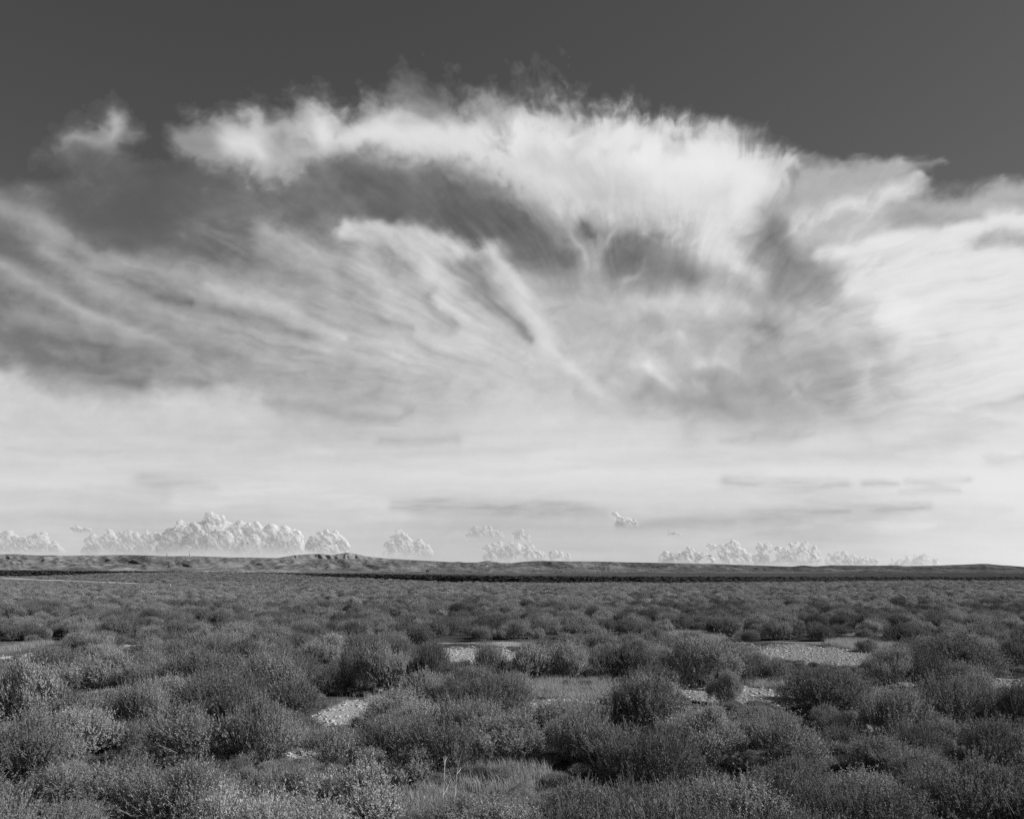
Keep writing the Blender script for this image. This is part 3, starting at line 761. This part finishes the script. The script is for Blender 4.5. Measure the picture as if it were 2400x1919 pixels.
size = (.58 + .85 * rng.uniform(0, 1, len(P)) ** 1.3) * (1 + .35 * P[:, 2]) * np.where(clump > .26, 1.1, 1.0)
size = np.clip(size, .5, 1.22)
for i in range(len(P)):
    if P[i, 1] < 60:
        shr.append((P[i, 0], P[i, 1], 1.04 * size[i], min(.52 * size[i] * rng.uniform(.85, 1.2), P[i, 3]), int(kinds[i]), None, rng.uniform(0, 6.28)))
far = P[P[:, 1] >= 60]; far_size = size[P[:, 1] >= 60]; far_dark = clump[P[:, 1] >= 60] > .34
inview = [s for s in shr if abs(s[0] / s[1]) < .577 + .6 / s[1] and (EYE * FPX / s[1] < 579 or (EYE - s[3]) * FPX / s[1] < 575)]
inview.sort(key=lambda s: (s[5] is None, s[1]))
single = inview[:300]; ids = {id(s) for s in single}
rest = [s for s in shr if id(s) not in ids]

ORD = ["first", "second", "third", "fourth", "fifth", "sixth", "seventh", "eighth", "ninth", "tenth", "eleventh", "twelfth", "thirteenth",
       "fourteenth", "fifteenth", "sixteenth", "seventeenth", "eighteenth", "nineteenth", "twentieth"]
TONE = ["silvery grey", "mid grey", "mid grey", "dark", "silvery feathery", "dark spreading", "dry pale"]
auto = sorted([s for s in single if s[5] is None], key=lambda s: s[1])
labels = {}
ROW = 14
for b in range(0, len(auto), ROW):
    row = sorted(auto[b:b + ROW], key=lambda s: s[0] / s[1])
    for i, s in enumerate(row):
        labels[id(s)] = "%s %s shrub, %s from left in the %s shrub row from the bottom" % ("large" if s[3] > .66 else "small" if s[3] < .5 else "medium", TONE[s[4]], ORD[i], ORD[b // ROW])
tilt_rng = np.random.default_rng(44)
for s in single:
    x, y, wd, h, k, lab, rz = s
    f, b, r0, h0 = PARTS[k]
    root = bpy.data.objects.new("shrub", None); COL.objects.link(root)
    root.empty_display_size = .2
    root.location = (x, y, float(zg(x, y)) - .01)
    root.rotation_euler = (tilt_rng.normal(0, .07), tilt_rng.normal(0, .07), rz)
    sw = wd / (2.0 * r0); sq = tilt_rng.uniform(.84, 1.16); root.scale = (sw * sq, sw / sq, h / h0)
    root["label"] = lab or labels[id(s)]; root["category"] = "shrub"; root["group"] = "shrubs covering the near plain"
    link("foliage", f, root); link("branches", b, root)

def scatter(name, pts, scl, rot, idx, meshes, label, **kw):
    """one object: instances of a few meshes on a cloud of points"""
    me = bpy.data.meshes.new(name); pts = np.asarray(pts, np.float32)
    me.vertices.add(len(pts)); me.vertices.foreach_set("co", pts.ravel())
    a = me.attributes.new("scl", 'FLOAT_VECTOR', 'POINT'); a.data.foreach_set("vector", np.asarray(scl, np.float32).ravel())
    a = me.attributes.new("rot", 'FLOAT_VECTOR', 'POINT'); a.data.foreach_set("vector", np.asarray(rot, np.float32).ravel())
    a = me.attributes.new("idx", 'INT', 'POINT'); a.data.foreach_set("value", np.asarray(idx, np.int32))
    ob = link(name, me, kind="stuff", label=label, **kw)
    ng = bpy.data.node_groups.new(name + "_nodes", 'GeometryNodeTree')
    ng.interface.new_socket("Geometry", in_out='INPUT', socket_type='NodeSocketGeometry')
    ng.interface.new_socket("Geometry", in_out='OUTPUT', socket_type='NodeSocketGeometry')
    N = ng.nodes.new; gi = N("NodeGroupInput"); go = N("NodeGroupOutput"); jn = N("GeometryNodeJoinGeometry")
    def named(nm, typ):
        n = N("GeometryNodeInputNamedAttribute"); n.data_type = typ; n.inputs[0].default_value = nm; return n.outputs[0]
    sc, ro, ix = named("scl", 'FLOAT_VECTOR'), named("rot", 'FLOAT_VECTOR'), named("idx", 'INT')
    e2r = N("FunctionNodeEulerToRotation"); ng.links.new(ro, e2r.inputs[0])
    for k, m_ in enumerate(meshes):
        src = bpy.data.objects.new(m_.name, m_)                     # never linked to the scene: only a source for the nodes
        oi = N("GeometryNodeObjectInfo"); oi.inputs[0].default_value = src
        cmp_ = N("FunctionNodeCompare"); cmp_.data_type = 'INT'; cmp_.operation = 'EQUAL'
        ints = [s_ for s_ in cmp_.inputs if s_.type == 'INT']
        ng.links.new(ix, ints[0]); ints[1].default_value = k
        ip = N("GeometryNodeInstanceOnPoints")
        ng.links.new(gi.outputs[0], ip.inputs["Points"]); ng.links.new(cmp_.outputs[0], ip.inputs["Selection"])
        ng.links.new(oi.outputs["Geometry"], ip.inputs["Instance"])
        ng.links.new(e2r.outputs[0], ip.inputs["Rotation"]); ng.links.new(sc, ip.inputs["Scale"])
        ng.links.new(ip.outputs[0], jn.inputs[0])
    ng.links.new(jn.outputs[0], go.inputs[0])
    md = ob.modifiers.new("scatter", 'NODES'); md.node_group = ng
    return ob

rx_ = np.array([(s[0], s[1]) for s in rest]); rk = np.array([s[4] for s in rest])
r0s = np.array([p[2] for p in PARTS])[rk]; h0s = np.array([p[3] for p in PARTS])[rk]
rw = np.array([s[2] for s in rest]); rh = np.array([s[3] for s in rest])
fx, fy = far[:, 0], far[:, 1]
fk = np.where(far_dark, 3, rng.choice([0, 1, 2, 4], len(far), p=[.34, .26, .18, .22])) + 7
grow = np.interp(fy, [60, 190, 480], [1.0, 1.1, 1.7])
pts = np.concatenate([np.stack([rx_[:, 0], rx_[:, 1], zg(rx_[:, 0], rx_[:, 1])], -1), np.stack([fx, fy, zg(fx, fy) - .02], -1)])
far_size = far_size * .86
scl = np.concatenate([np.stack([rw / (2 * r0s), rw / (2 * r0s), rh / h0s], -1), np.stack([far_size * grow * .95, far_size * grow * .95, far_size * np.interp(fy, [60, 170, 230], [1, 1, .6])], -1)])
rot = np.zeros_like(scl); rot[:, 2] = rng.uniform(0, 6.28, len(rot))
scatter("shrub_field", pts, scl, rot, np.concatenate([rk, fk]), MIDK + FARK, "dense grey shrubs covering the plain out to the embankment")
print("shrubs", len(single), len(rest), len(far))

# low weeds filling the gaps close by
nw = 3000
wy = 7.3 + 20 * rng.power(1.15, nw); wx = rng.uniform(-.68, .68, nw) * wy
okw = patch(BARE, wx, wy, 81, .35) < rng.uniform(-.25, .12, nw)
okw &= patch(GRASS, wx, wy, 82, .3) < rng.uniform(-.2, .9, nw)
wx, wy = wx[okw], wy[okw]; sw_ = rng.uniform(.14, .34, len(wx))
scatter("low_weeds", np.stack([wx, wy, zg(wx, wy)], -1), np.stack([sw_ * 1.15, sw_ * 1.15, sw_ * rng.uniform(.6, 1.1, len(wx))], -1), np.stack([wx * 0, wx * 0, rng.uniform(0, 6.28, len(wx))], -1),
        rng.choice(4, len(wx), p=[.25, .25, .25, .25]), [MIDK[6], MIDK[1], MIDK[4], MIDK[3]], "low pale weeds filling the gaps between the nearest shrubs")

# scrub on the embankment's near slope, dark-leaved as part of its painted shade
px_e, ex, eD, etop = emb_path(900)
q = rng.integers(0, 900, 5200); o = rng.uniform(0, 1.25, 5200); o[:900] = rng.uniform(-.2, .05, 900)
tx = np.gradient(ex); ty = np.gradient(eD); ll_ = np.hypot(tx, ty)
jx = rng.uniform(-.5, .5, 5200)
bx = ex[q] + ty[q] / ll_[q] * o * etop[q] + tx[q] * jx; by = eD[q] - tx[q] / ll_[q] * o * etop[q] + ty[q] * jx
bz = np.interp(o, [-.2, 0, .08, .4, .75, 1.1, 1.35], [1, 1, .96, .72, .42, .14, -.05]) * etop[q] - .1
ss = rng.uniform(.5, 1.0, 5200) * np.interp(eD[q], [180, 470], [1, 1.7])
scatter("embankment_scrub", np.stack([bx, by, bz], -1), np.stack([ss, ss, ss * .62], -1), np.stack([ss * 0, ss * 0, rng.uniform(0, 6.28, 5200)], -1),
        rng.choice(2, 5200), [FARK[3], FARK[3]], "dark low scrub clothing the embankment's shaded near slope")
# ------------------------------------------------------------------ dirt track on the left rise
def build_track():
    m = NT("dirt_track"); n = m.noise(1.5, 4, .6, m.pos())
    mat = m.surf(m.n("ShaderNodeBsdfDiffuse", {0: m.ramp(n, [(.3, .26), (.7, .42)])}).outputs[0])
    t = TRACK
    tx = np.gradient(t[:, 0]); ty = np.gradient(t[:, 1]); l = np.hypot(tx, ty)
    hw = 2.4 * (1 + .35 * fbm(np.arange(len(t)) / 5.0, np.zeros(len(t)), 400, 2))
    V = []
    for s_ in (-1, -.33, .33, 1):
        x = t[:, 0] - ty / l * hw * s_; y = t[:, 1] + tx / l * hw * s_
        V.append(np.stack([x, y, zg(x, y) + .06], -1))
    V = np.stack(V, 0)
    link("dirt_track", mesh_np("dirt_track", V.reshape(-1, 3), grid_faces(len(t), 4), mat, True), kind="structure")
build_track()

# ------------------------------------------------------------------ crumbled clods on the bare soil, grass on the open strips
def ellipse_points(lst, per_m2, g, lim, k, seed):
    out = []
    for (cx, cy_, rx, ry) in lst:
        n = int(4 * rx * ry * per_m2 * 1.6)
        p = np.stack([cx + g.uniform(-1.3, 1.3, n) * rx, cy_ + g.uniform(-1.3, 1.3, n) * ry], -1)
        out.append(p[patch(lst, p[:, 0], p[:, 1], seed, k) > lim])
    return np.concatenate(out)
def build_clods():
    g = np.random.default_rng(8)
    t = (1 + 5 ** .5) / 2
    iv = unit(np.array([(-1, t, 0), (1, t, 0), (-1, -t, 0), (1, -t, 0), (0, -1, t), (0, 1, t), (0, -1, -t), (0, 1, -t), (t, 0, -1), (t, 0, 1), (-t, 0, -1), (-t, 0, 1)], float))
    fi = np.array([(0, 11, 5), (0, 5, 1), (0, 1, 7), (0, 7, 10), (0, 10, 11), (1, 5, 9), (5, 11, 4), (11, 10, 2), (10, 7, 6), (7, 1, 8), (3, 9, 4), (3, 4, 2), (3, 2, 6), (3, 6, 8), (3, 8, 9), (4, 9, 5), (2, 4, 11), (6, 2, 10), (8, 6, 7), (9, 8, 1)])
    P_ = ellipse_points(BARE, 150, g, -.05, .35, 81)
    n = len(P_)
    sz = .006 + .040 * g.uniform(0, 1, n) ** 4
    V = iv[None] * (1 + g.normal(0, .24, (n, 12, 1))) * sz[:, None, None] * np.array([1.15, 1.15, .7])
    a = g.uniform(0, 6.28, n); c, s_ = np.cos(a)[:, None], np.sin(a)[:, None]
    V = np.stack([V[..., 0] * c - V[..., 1] * s_, V[..., 0] * s_ + V[..., 1] * c, V[..., 2]], -1)
    V = V + np.concatenate([P_, zg(P_[:, 0], P_[:, 1])[:, None]], 1)[:, None]
    F = (fi[None] + 12 * np.arange(n)[:, None, None]).reshape(-1, 3)
    mat = plain_material("soil_clod", .16, .62, 30)
    link("soil_clods", mesh_np("soil_clods", V.reshape(-1, 3), F, mat), kind="stuff", label="pale crumbled clods lying on the bare soil patches")
    print("clods", n)
build_clods()
def build_grass():
    g = np.random.default_rng(9)
    P1 = ellipse_points(GRASS, 1700, g, -.10, .3, 82)
    n2 = 26000
    y = 7.5 + (30 - 7.5) * g.power(1.5, n2); x = g.uniform(-.68, .68, n2) * y
    ok = (patch(BARE, x, y, 81, .35) < -.02) & (fbm(x / 1.6, y / 1.6, 410, 3) > -.02)
    P2 = np.stack([x, y], -1)[ok]
    P_ = np.concatenate([P1, P2]); n = len(P_)
    h = np.concatenate([g.uniform(.07, .20, len(P1)), g.uniform(.05, .17, len(P2))])
    z = zg(P_[:, 0], P_[:, 1]) - .01
    a = g.uniform(0, 6.28, n); lean = g.uniform(.05, .55, n) * h
    b = np.stack([P_[:, 0], P_[:, 1], z], -1)
    sd_ = np.stack([np.cos(a + 1.57), np.sin(a + 1.57), a * 0], -1) * g.uniform(.0022, .0045, (n, 1))
    md_ = b + np.stack([np.cos(a) * lean * .3, np.sin(a) * lean * .3, h * .6], -1)
    tp = b + np.stack([np.cos(a) * lean, np.sin(a) * lean, h], -1)
    V = np.stack([b - sd_, b + sd_, md_ + sd_ * .7, tp, md_ - sd_ * .7], 1).reshape(-1, 3)
    i = np.arange(n)[:, None] * 5
    F = np.concatenate([i + np.array([[0, 1, 2]]), i + np.array([[0, 2, 4]]), i + np.array([[4, 2, 3]])])
    mat = leaf_material("dry_grass", .30, .46, .4)
    link("grass", mesh_np("grass", V, F, mat), kind="stuff", label="short pale grass between the shrubs")
    print("grass", n)
build_grass()

# ------------------------------------------------------------------ bleached dead stalks among the nearest shrubs
def dead_stalk(px, foot, top, lean, seed, label):
    g = np.random.default_rng(seed)
    x, y = px_ground(px, foot); h = (foot - top) / FPX * y * 1.15
    k = 7; u = np.linspace(0, 1, k)
    main = np.stack([lean * h * u ** 1.5 + g.normal(0, .008, k), g.normal(0, .012, k), h * u], -1)
    V, F = tubes(main[None], np.linspace(.0075, .003, k)[None])
    root = bpy.data.objects.new("dead_stalk", None); COL.objects.link(root); root.location = (x, y, float(zg(x, y)) - .03)
    root["label"] = label; root["category"] = "stalk"; root["group"] = "bleached stalks in the foreground"
    link("stem", mesh_np("stem", V, F, DRY), root)
    for q in range(g.integers(4, 8)):
        t = g.uniform(.35, .97); p = np.array([np.interp(t, u, main[:, j]) for j in range(3)])
        d = unit(np.array([g.normal(0, 1), g.normal(0, .6), g.uniform(.4, 1.2)])); l = h * g.uniform(.12, .3) * (1.15 - t * .5)
        tw = np.stack([p, p + d * l * .5 + g.normal(0, .008, 3), p + d * l + np.array([0, 0, .12 * l])])
        V, F = tubes(tw[None], np.array([[.0045, .0035, .0018]]))
        link("twig", mesh_np("twig", V, F, DRY), root)
for i, (px, ft, tp, ln, lab) in enumerate([
    (168, 1905, 1800, -.1, "thin bleached stalk nearest the lower left corner"),
    (192, 1795, 1745, -.3, "short pale stalk beside the shaded grass on the left"),
    (280, 1845, 1790, -.5, "bent pale stalk in the left foreground scrub"),
    (338, 1830, 1768, .1, "upright bleached stalk before the large rounded left shrub"),
    (478, 1840, 1797, -.15, "forked pale stalk right of the large rounded left shrub"),
    (555, 1912, 1860, .35, "crooked pale stalk at the bottom left of centre"),
    (672, 1912, 1830, -.35, "long leaning bleached stalk, left of a close pair"),
    (684, 1910, 1835, -.3, "long leaning bleached stalk, right of a close pair"),
    (885, 1905, 1845, -.4, "curved white stalk at the bottom, left of the centre grass"),
    (988, 1822, 1755, .2, "branching pale stalk left of the broad central shrub"),
    (1040, 1905, 1775, .02, "tall straight white stalk at the bottom, left of centre"),
    (1062, 1908, 1760, .12, "tall knotty white stalk beside the tall straight one"),
    (1125, 1900, 1845, .15, "slim pale stalk beside the nearest grass patch"),
    (1705, 1905, 1820, -.05, "thin pale stalk in the lower right foreground"),
    (2275, 1890, 1820, .3, "pale leaning stalk in the lower right corner scrub")]):
    dead_stalk(px, ft, tp, ln, 500 + i, lab)

# ------------------------------------------------------------------ small built things far out
def box(cx, cy_, cz, sx_, sy_, sz_):
    v = np.array([(x, y, z) for z in (-.5, .5) for y in (-.5, .5) for x in (-.5, .5)]) * (sx_, sy_, sz_) + (cx, cy_, cz)
    f = np.array([(0, 2, 3, 1), (4, 5, 7, 6), (0, 1, 5, 4), (2, 6, 7, 3), (0, 4, 6, 2), (1, 3, 7, 5)])
    return v, f
def boxes(name, lst, mat, parent):
    V, F, n = [], [], 0
    for b in lst:
        v, f = box(*b); V.append(v); F.append(f + n); n += 8
    return link(name, mesh_np(name, np.concatenate(V), np.concatenate(F), mat), parent)
def root_at(name, loc, label, cat, rz=0.0, group=None):
    o = bpy.data.objects.new(name, None); COL.objects.link(o); o.location = loc; o.rotation_euler = (0, 0, rz)
    o["label"] = label; o["category"] = cat
    if group: o["group"] = group
    return o
CONC = plain_material("weathered_concrete", .16, .26, 2); STEEL = plain_material("dull_steel", .10, .16, 3); WHITE = plain_material("white_paint", .6, .75, 3)
pe, xe, De, te = emb_path()
def emb_at(px): return np.interp(px, pe, xe), np.interp(px, pe, De), np.interp(px, pe, te)
# culvert mouth at the foot of the embankment, far right
x, D, tp = emb_at(2322)
cl = root_at("culvert", (x, D - tp * 1.5, float(zg(x, D - tp * 1.5)) - .05), "low dark culvert mouth in the embankment foot at far right", "culvert", .05)
boxes("headwall", [(0, 0, .62, 2.9, .25, .22)], CONC, cl)
boxes("abutment", [(-1.32, 0, .25, .26, .25, .515)], CONC, cl); boxes("abutment", [(1.32, 0, .25, .26, .25, .515)], CONC, cl)
boxes("tunnel", [(0, 1.4, .66, 2.3, 2.5, .08), (-1.1, 1.4, .3, .08, 2.5, .62), (1.1, 1.4, .3, .08, 2.5, .62), (0, 2.62, .3, 2.1, .06, .6)], plain_material("tunnel_shade", .03, .05, 2), cl)  # near-black tunnel faces put the recess shade into the colour
boxes("wing_wall", [(-2.1, -.05, .15, 1.3, .2, .32)], CONC, cl); boxes("wing_wall", [(2.1, -.05, .15, 1.3, .2, .32)], CONC, cl)
# marker on top of the embankment
x, D, tp = emb_at(1001)
mk = root_at("track_marker", (x, D + .8, tp - .02), "small dark marker post on the embankment crest, left of centre", "post")
boxes("leg", [(-.22, 0, .45, .09, .09, .9)], STEEL, mk); boxes("leg", [(.22, 0, .45, .09, .09, .9)], STEEL, mk)
boxes("panel", [(0, 0, 1.02, .75, .12, .34)], STEEL, mk)
# stakes on the plain
x, y = px_ground(399, 1377); st_ = root_at("stake", (x, y, float(zg(x, y)) - .05), "short white marker stake on the left plain", "stake")
boxes("post", [(0, 0, .42, .10, .10, .86)], WHITE, st_); boxes("cap", [(0, 0, .88, .14, .14, .06)], WHITE, st_)
x, y = px_ground(182, 1382); st_ = root_at("stake", (x, y, float(zg(x, y)) - .05), "thin dark stake on the far left plain", "stake")
boxes("post", [(0, 0, .5, .07, .07, 1.0)], STEEL, st_); boxes("crossbar", [(0, 0, .9, .3, .05, .06)], STEEL, st_)
# masts on the left ridge
for px, pb, pt, lab in [(391, 1303.5, 1295.8, "left one of two thin masts on the left ridge"), (444, 1303, 1296, "right one of two thin masts on the left ridge")]:
    d = 5150.0; x = (px - 1200) / FPX * d; zb = EYE + (HORIZON - pb) / FPX * d - 6; hh = (pb - pt) / FPX * d + 6
    mt = root_at("mast", (x, d, zb), lab, "mast", 0, "masts on the left ridge")
    V = np.array([(-1.5, -1.5, 0), (1.5, -1.5, 0), (1.5, 1.5, 0), (-1.5, 1.5, 0), (-.6, -.6, hh), (.6, -.6, hh), (.6, .6, hh), (-.6, .6, hh)])
    link("lattice", mesh_np("lattice", V, [(0, 1, 5, 4), (1, 2, 6, 5), (2, 3, 7, 6), (3, 0, 4, 7), (4, 5, 6, 7)], STEEL), mt)
    boxes("crossarm", [(0, 0, hh - 2.2, 6.5, .8, .9)], STEEL, mt)

# ------------------------------------------------------------------ cumulus along the horizon, beyond the hills
def cumulus_material():
    m = NT("cumulus_droplets")
    tc = m.n("ShaderNodeTexCoord").outputs["Object"]
    op = m.n("ShaderNodeSeparateColor", {0: m.n("ShaderNodeObjectInfo").outputs["Color"]})
    z = m.n("ShaderNodeSeparateXYZ", {0: tc}).outputs[2]
    n = m.noise(.004, 5, .6, tc)
    h = m.math('ADD', m.math('DIVIDE', z, m.math('MULTIPLY', op.outputs[1], 1600.0)), m.math('MULTIPLY', m.math('SUBTRACT', n, .5), .6))
    fade = m.n("ShaderNodeMapRange", {0: h, 1: -.05, 2: .85, 3: 0.0, 4: 1.0}, interpolation_type='SMOOTHSTEP').outputs[0]
    al = m.math('MULTIPLY', fade, m.math('MULTIPLY', op.outputs[0], .5))  # reduced opacity and faded bases stand in for haze over the clouds
    d = m.n("ShaderNodeBsdfDiffuse", {0: (.93, .93, .93, 1)})
    s_ = m.n("ShaderNodeBsdfTranslucent", {0: (.93, .93, .93, 1)})
    a = m.n("ShaderNodeMixShader", {0: .5, 1: d.outputs[0], 2: s_.outputs[0]})
    tr = m.n("ShaderNodeBsdfTransparent")
    return m.surf(m.n("ShaderNodeMixShader", {0: al, 1: tr.outputs[0], 2: a.outputs[0]}).outputs[0])
def build_cumulus():
    import bmesh
    from mathutils import noise as mn, Matrix
    mat = cumulus_material(); DC = 14500.0; S_ = DC / FPX
    # opacity, label, base row, lobes (px, py, radius px)
    SPEC = [
     (.92, "largest towering white cumulus above the left hills", 1306, [(400, 1268, 24), (435, 1250, 24), (470, 1245, 26), (505, 1224, 20), (500, 1258, 34), (540, 1248, 26), (575, 1245, 22), (602, 1240, 17), (600, 1270, 30), (640, 1262, 24), (665, 1258, 20), (690, 1262, 17), (560, 1280, 34), (450, 1282, 34), (685, 1282, 22), (522, 1238, 14)]),
     (.85, "rounded cumulus just right of the largest one", 1306, [(740, 1282, 20), (765, 1268, 20), (785, 1264, 18), (805, 1278, 16), (770, 1288, 24)]),
     (.6, "faint upright cumulus left of the picture's centre", 1312, [(930, 1262, 16), (925, 1285, 20), (955, 1270, 16), (945, 1292, 22), (985, 1282, 16), (975, 1295, 18), (935, 1246, 8)]),
     (.6, "pale lumpy cumulus at the far left edge", 1304, [(10, 1262, 22), (40, 1275, 20), (70, 1278, 18), (100, 1272, 22), (128, 1288, 16), (20, 1288, 24), (-30, 1270, 30)]),
     (.6, "small flat cloud over the left end of the hills", 1250, [(170, 1242, 6), (185, 1240, 8), (200, 1243, 6), (208, 1245, 5)]),
     (.5, "flat pale cumulus piece left of centre sky", 1262, [(1105, 1252, 11), (1118, 1248, 11), (1132, 1246, 12), (1150, 1248, 12), (1166, 1252, 10)]),
     (.65, "low cumulus bank just left of centre hills", 1320, [(1140, 1290, 12), (1165, 1285, 14), (1200, 1290, 18), (1235, 1290, 14), (1262, 1300, 12), (1300, 1303, 14), (1330, 1310, 10), (1180, 1300, 20)]),
     (.55, "small faint cumulus tuft near the centre", 1272, [(1208, 1250, 10), (1222, 1248, 9), (1232, 1258, 8)]),
     (.9, "small bright detached cumulus high right of centre", 1238, [(1443, 1209, 8), (1452, 1216, 9), (1468, 1220, 9), (1484, 1226, 8), (1494, 1230, 5)]),
     (.7, "tiny cloud scrap below the bright detached cumulus", 1256, [(1568, 1246, 5), (1578, 1248, 5), (1588, 1251, 4)]),
     (.85, "low lumpy cumulus right of centre on the hills", 1326, [(1562, 1308, 12), (1578, 1310, 12), (1592, 1302, 13), (1615, 1300, 14), (1640, 1303, 13), (1662, 1312, 10), (1610, 1314, 18)]),
     (.85, "tall cumulus tower right of centre above the hills", 1328, [(1665, 1282, 10), (1690, 1285, 13), (1715, 1282, 13), (1730, 1292, 14), (1745, 1304, 13), (1758, 1314, 9), (1700, 1306, 20), (1728, 1314, 18), (1722, 1276, 7)]),
     (.7, "wide cumulus at right with a bright right flank", 1330, [(1780, 1290, 12), (1800, 1284, 12), (1830, 1300, 18), (1860, 1286, 14), (1885, 1284, 13), (1905, 1295, 13), (1918, 1308, 9), (1880, 1308, 20)]),
     (.65, "low cumulus hump right of the wide one", 1332, [(1945, 1312, 13), (1968, 1306, 14), (1988, 1314, 13), (2006, 1315, 12), (2024, 1314, 12), (2045, 1318, 11)]),
     (.55, "low faint cumulus near the right edge", 1332, [(2095, 1320, 10), (2112, 1318, 11), (2130, 1318, 12), (2150, 1314, 12), (2168, 1312, 13), (2188, 1319, 11)]),
     (.6, "faint cumulus veil right of the far left one", 1306, [(225, 1278, 20), (242, 1272, 18), (260, 1264, 18), (295, 1262, 16), (325, 1268, 18), (355, 1258, 16), (280, 1285, 24), (340, 1288, 22)]),
    ]
    dg = None
    for ci, (op, lab, base, lobes) in enumerate(SPEC):
        g = np.random.default_rng(700 + ci)
        cx = np.mean([l[0] for l in lobes]); bm = bmesh.new()
        top = min(l[1] - l[2] for l in lobes)
        def ball(x, y_, z_, r):
            bmesh.ops.create_icosphere(bm, subdivisions=2, radius=r, matrix=Matrix.Translation((x, y_, z_)))
        for (lx, ly, lr) in lobes:
            X0, Z0, R_ = (lx - cx) * S_, (base - ly) * S_, lr * S_
            Y0 = g.uniform(-.5, .5) * R_
            ball(X0, Y0, Z0, R_ * .95); ball(X0 + g.uniform(-1, 1) * R_, Y0, Z0 * .45, R_ * 1.05); ball(X0 + g.uniform(-1, 1) * R_, Y0, Z0 * .1, R_ * .9)
            for q in range(11):
                v = unit(g.normal(0, 1, 3)); v[2] = abs(v[2]) * .9 - .15; v[1] = v[1] * .8 - .35; v = unit(v)
                rr = R_ * g.uniform(.15, .75) 
                ball(X0 + v[0] * R_ * .9, Y0 + v[1] * R_ * .9, Z0 + v[2] * R_ * .9, rr)
        me0 = bpy.data.meshes.new("tmp"); bm.to_mesh(me0); bm.free()
        o = bpy.data.objects.new("tmp", me0); COL.objects.link(o)
        rm = o.modifiers.new("r", 'REMESH'); rm.mode = 'VOXEL'; rm.voxel_size = max(1.5 * S_, (lobes[0][2] * S_) / 14)
        sm = o.modifiers.new("s", 'SMOOTH'); sm.factor = .5; sm.iterations = 5
        deps = bpy.context.evaluated_depsgraph_get()
        me = bpy.data.meshes.new_from_object(o.evaluated_get(deps)); me.name = "cumulus_cloud"
        bpy.data.objects.remove(o, do_unlink=True); bpy.data.meshes.remove(me0)
        nv = len(me.vertices); co = np.empty(nv * 3, np.float32); me.vertices.foreach_get("co", co); co = co.reshape(-1, 3)
        no = np.empty(nv * 3, np.float32); me.vertices.foreach_get("normal", no); no = no.reshape(-1, 3)
        am = np.array([mn.turbulence(Vector(c) / (24 * S_) + Vector((ci * 7.1, 0, 0)), 3, False) for c in co])
        co = co + no * ((am - .35) * 5.5 * S_)[:, None]
        me.vertices.foreach_set("co", co.astype(np.float32).ravel())
        me.polygons.foreach_set("use_smooth", np.ones(len(me.polygons), bool)); me.materials.clear(); me.materials.append(mat); me.update()
        d = DC * (1 + .02 * (ci % 5))
        k = d / DC
        ob = link("cumulus_cloud", me, loc=((cx - 1200) / FPX * d, d, EYE + (HORIZON - base) / FPX * d), label=lab, category="cloud", group="cumulus clouds along the horizon")
        ob.scale = (k, k, k)
        ob.color = (op, min(1.0, (base - top) * S_ * .5 / 1600.0), 0, 1)
build_cumulus()
#@@END
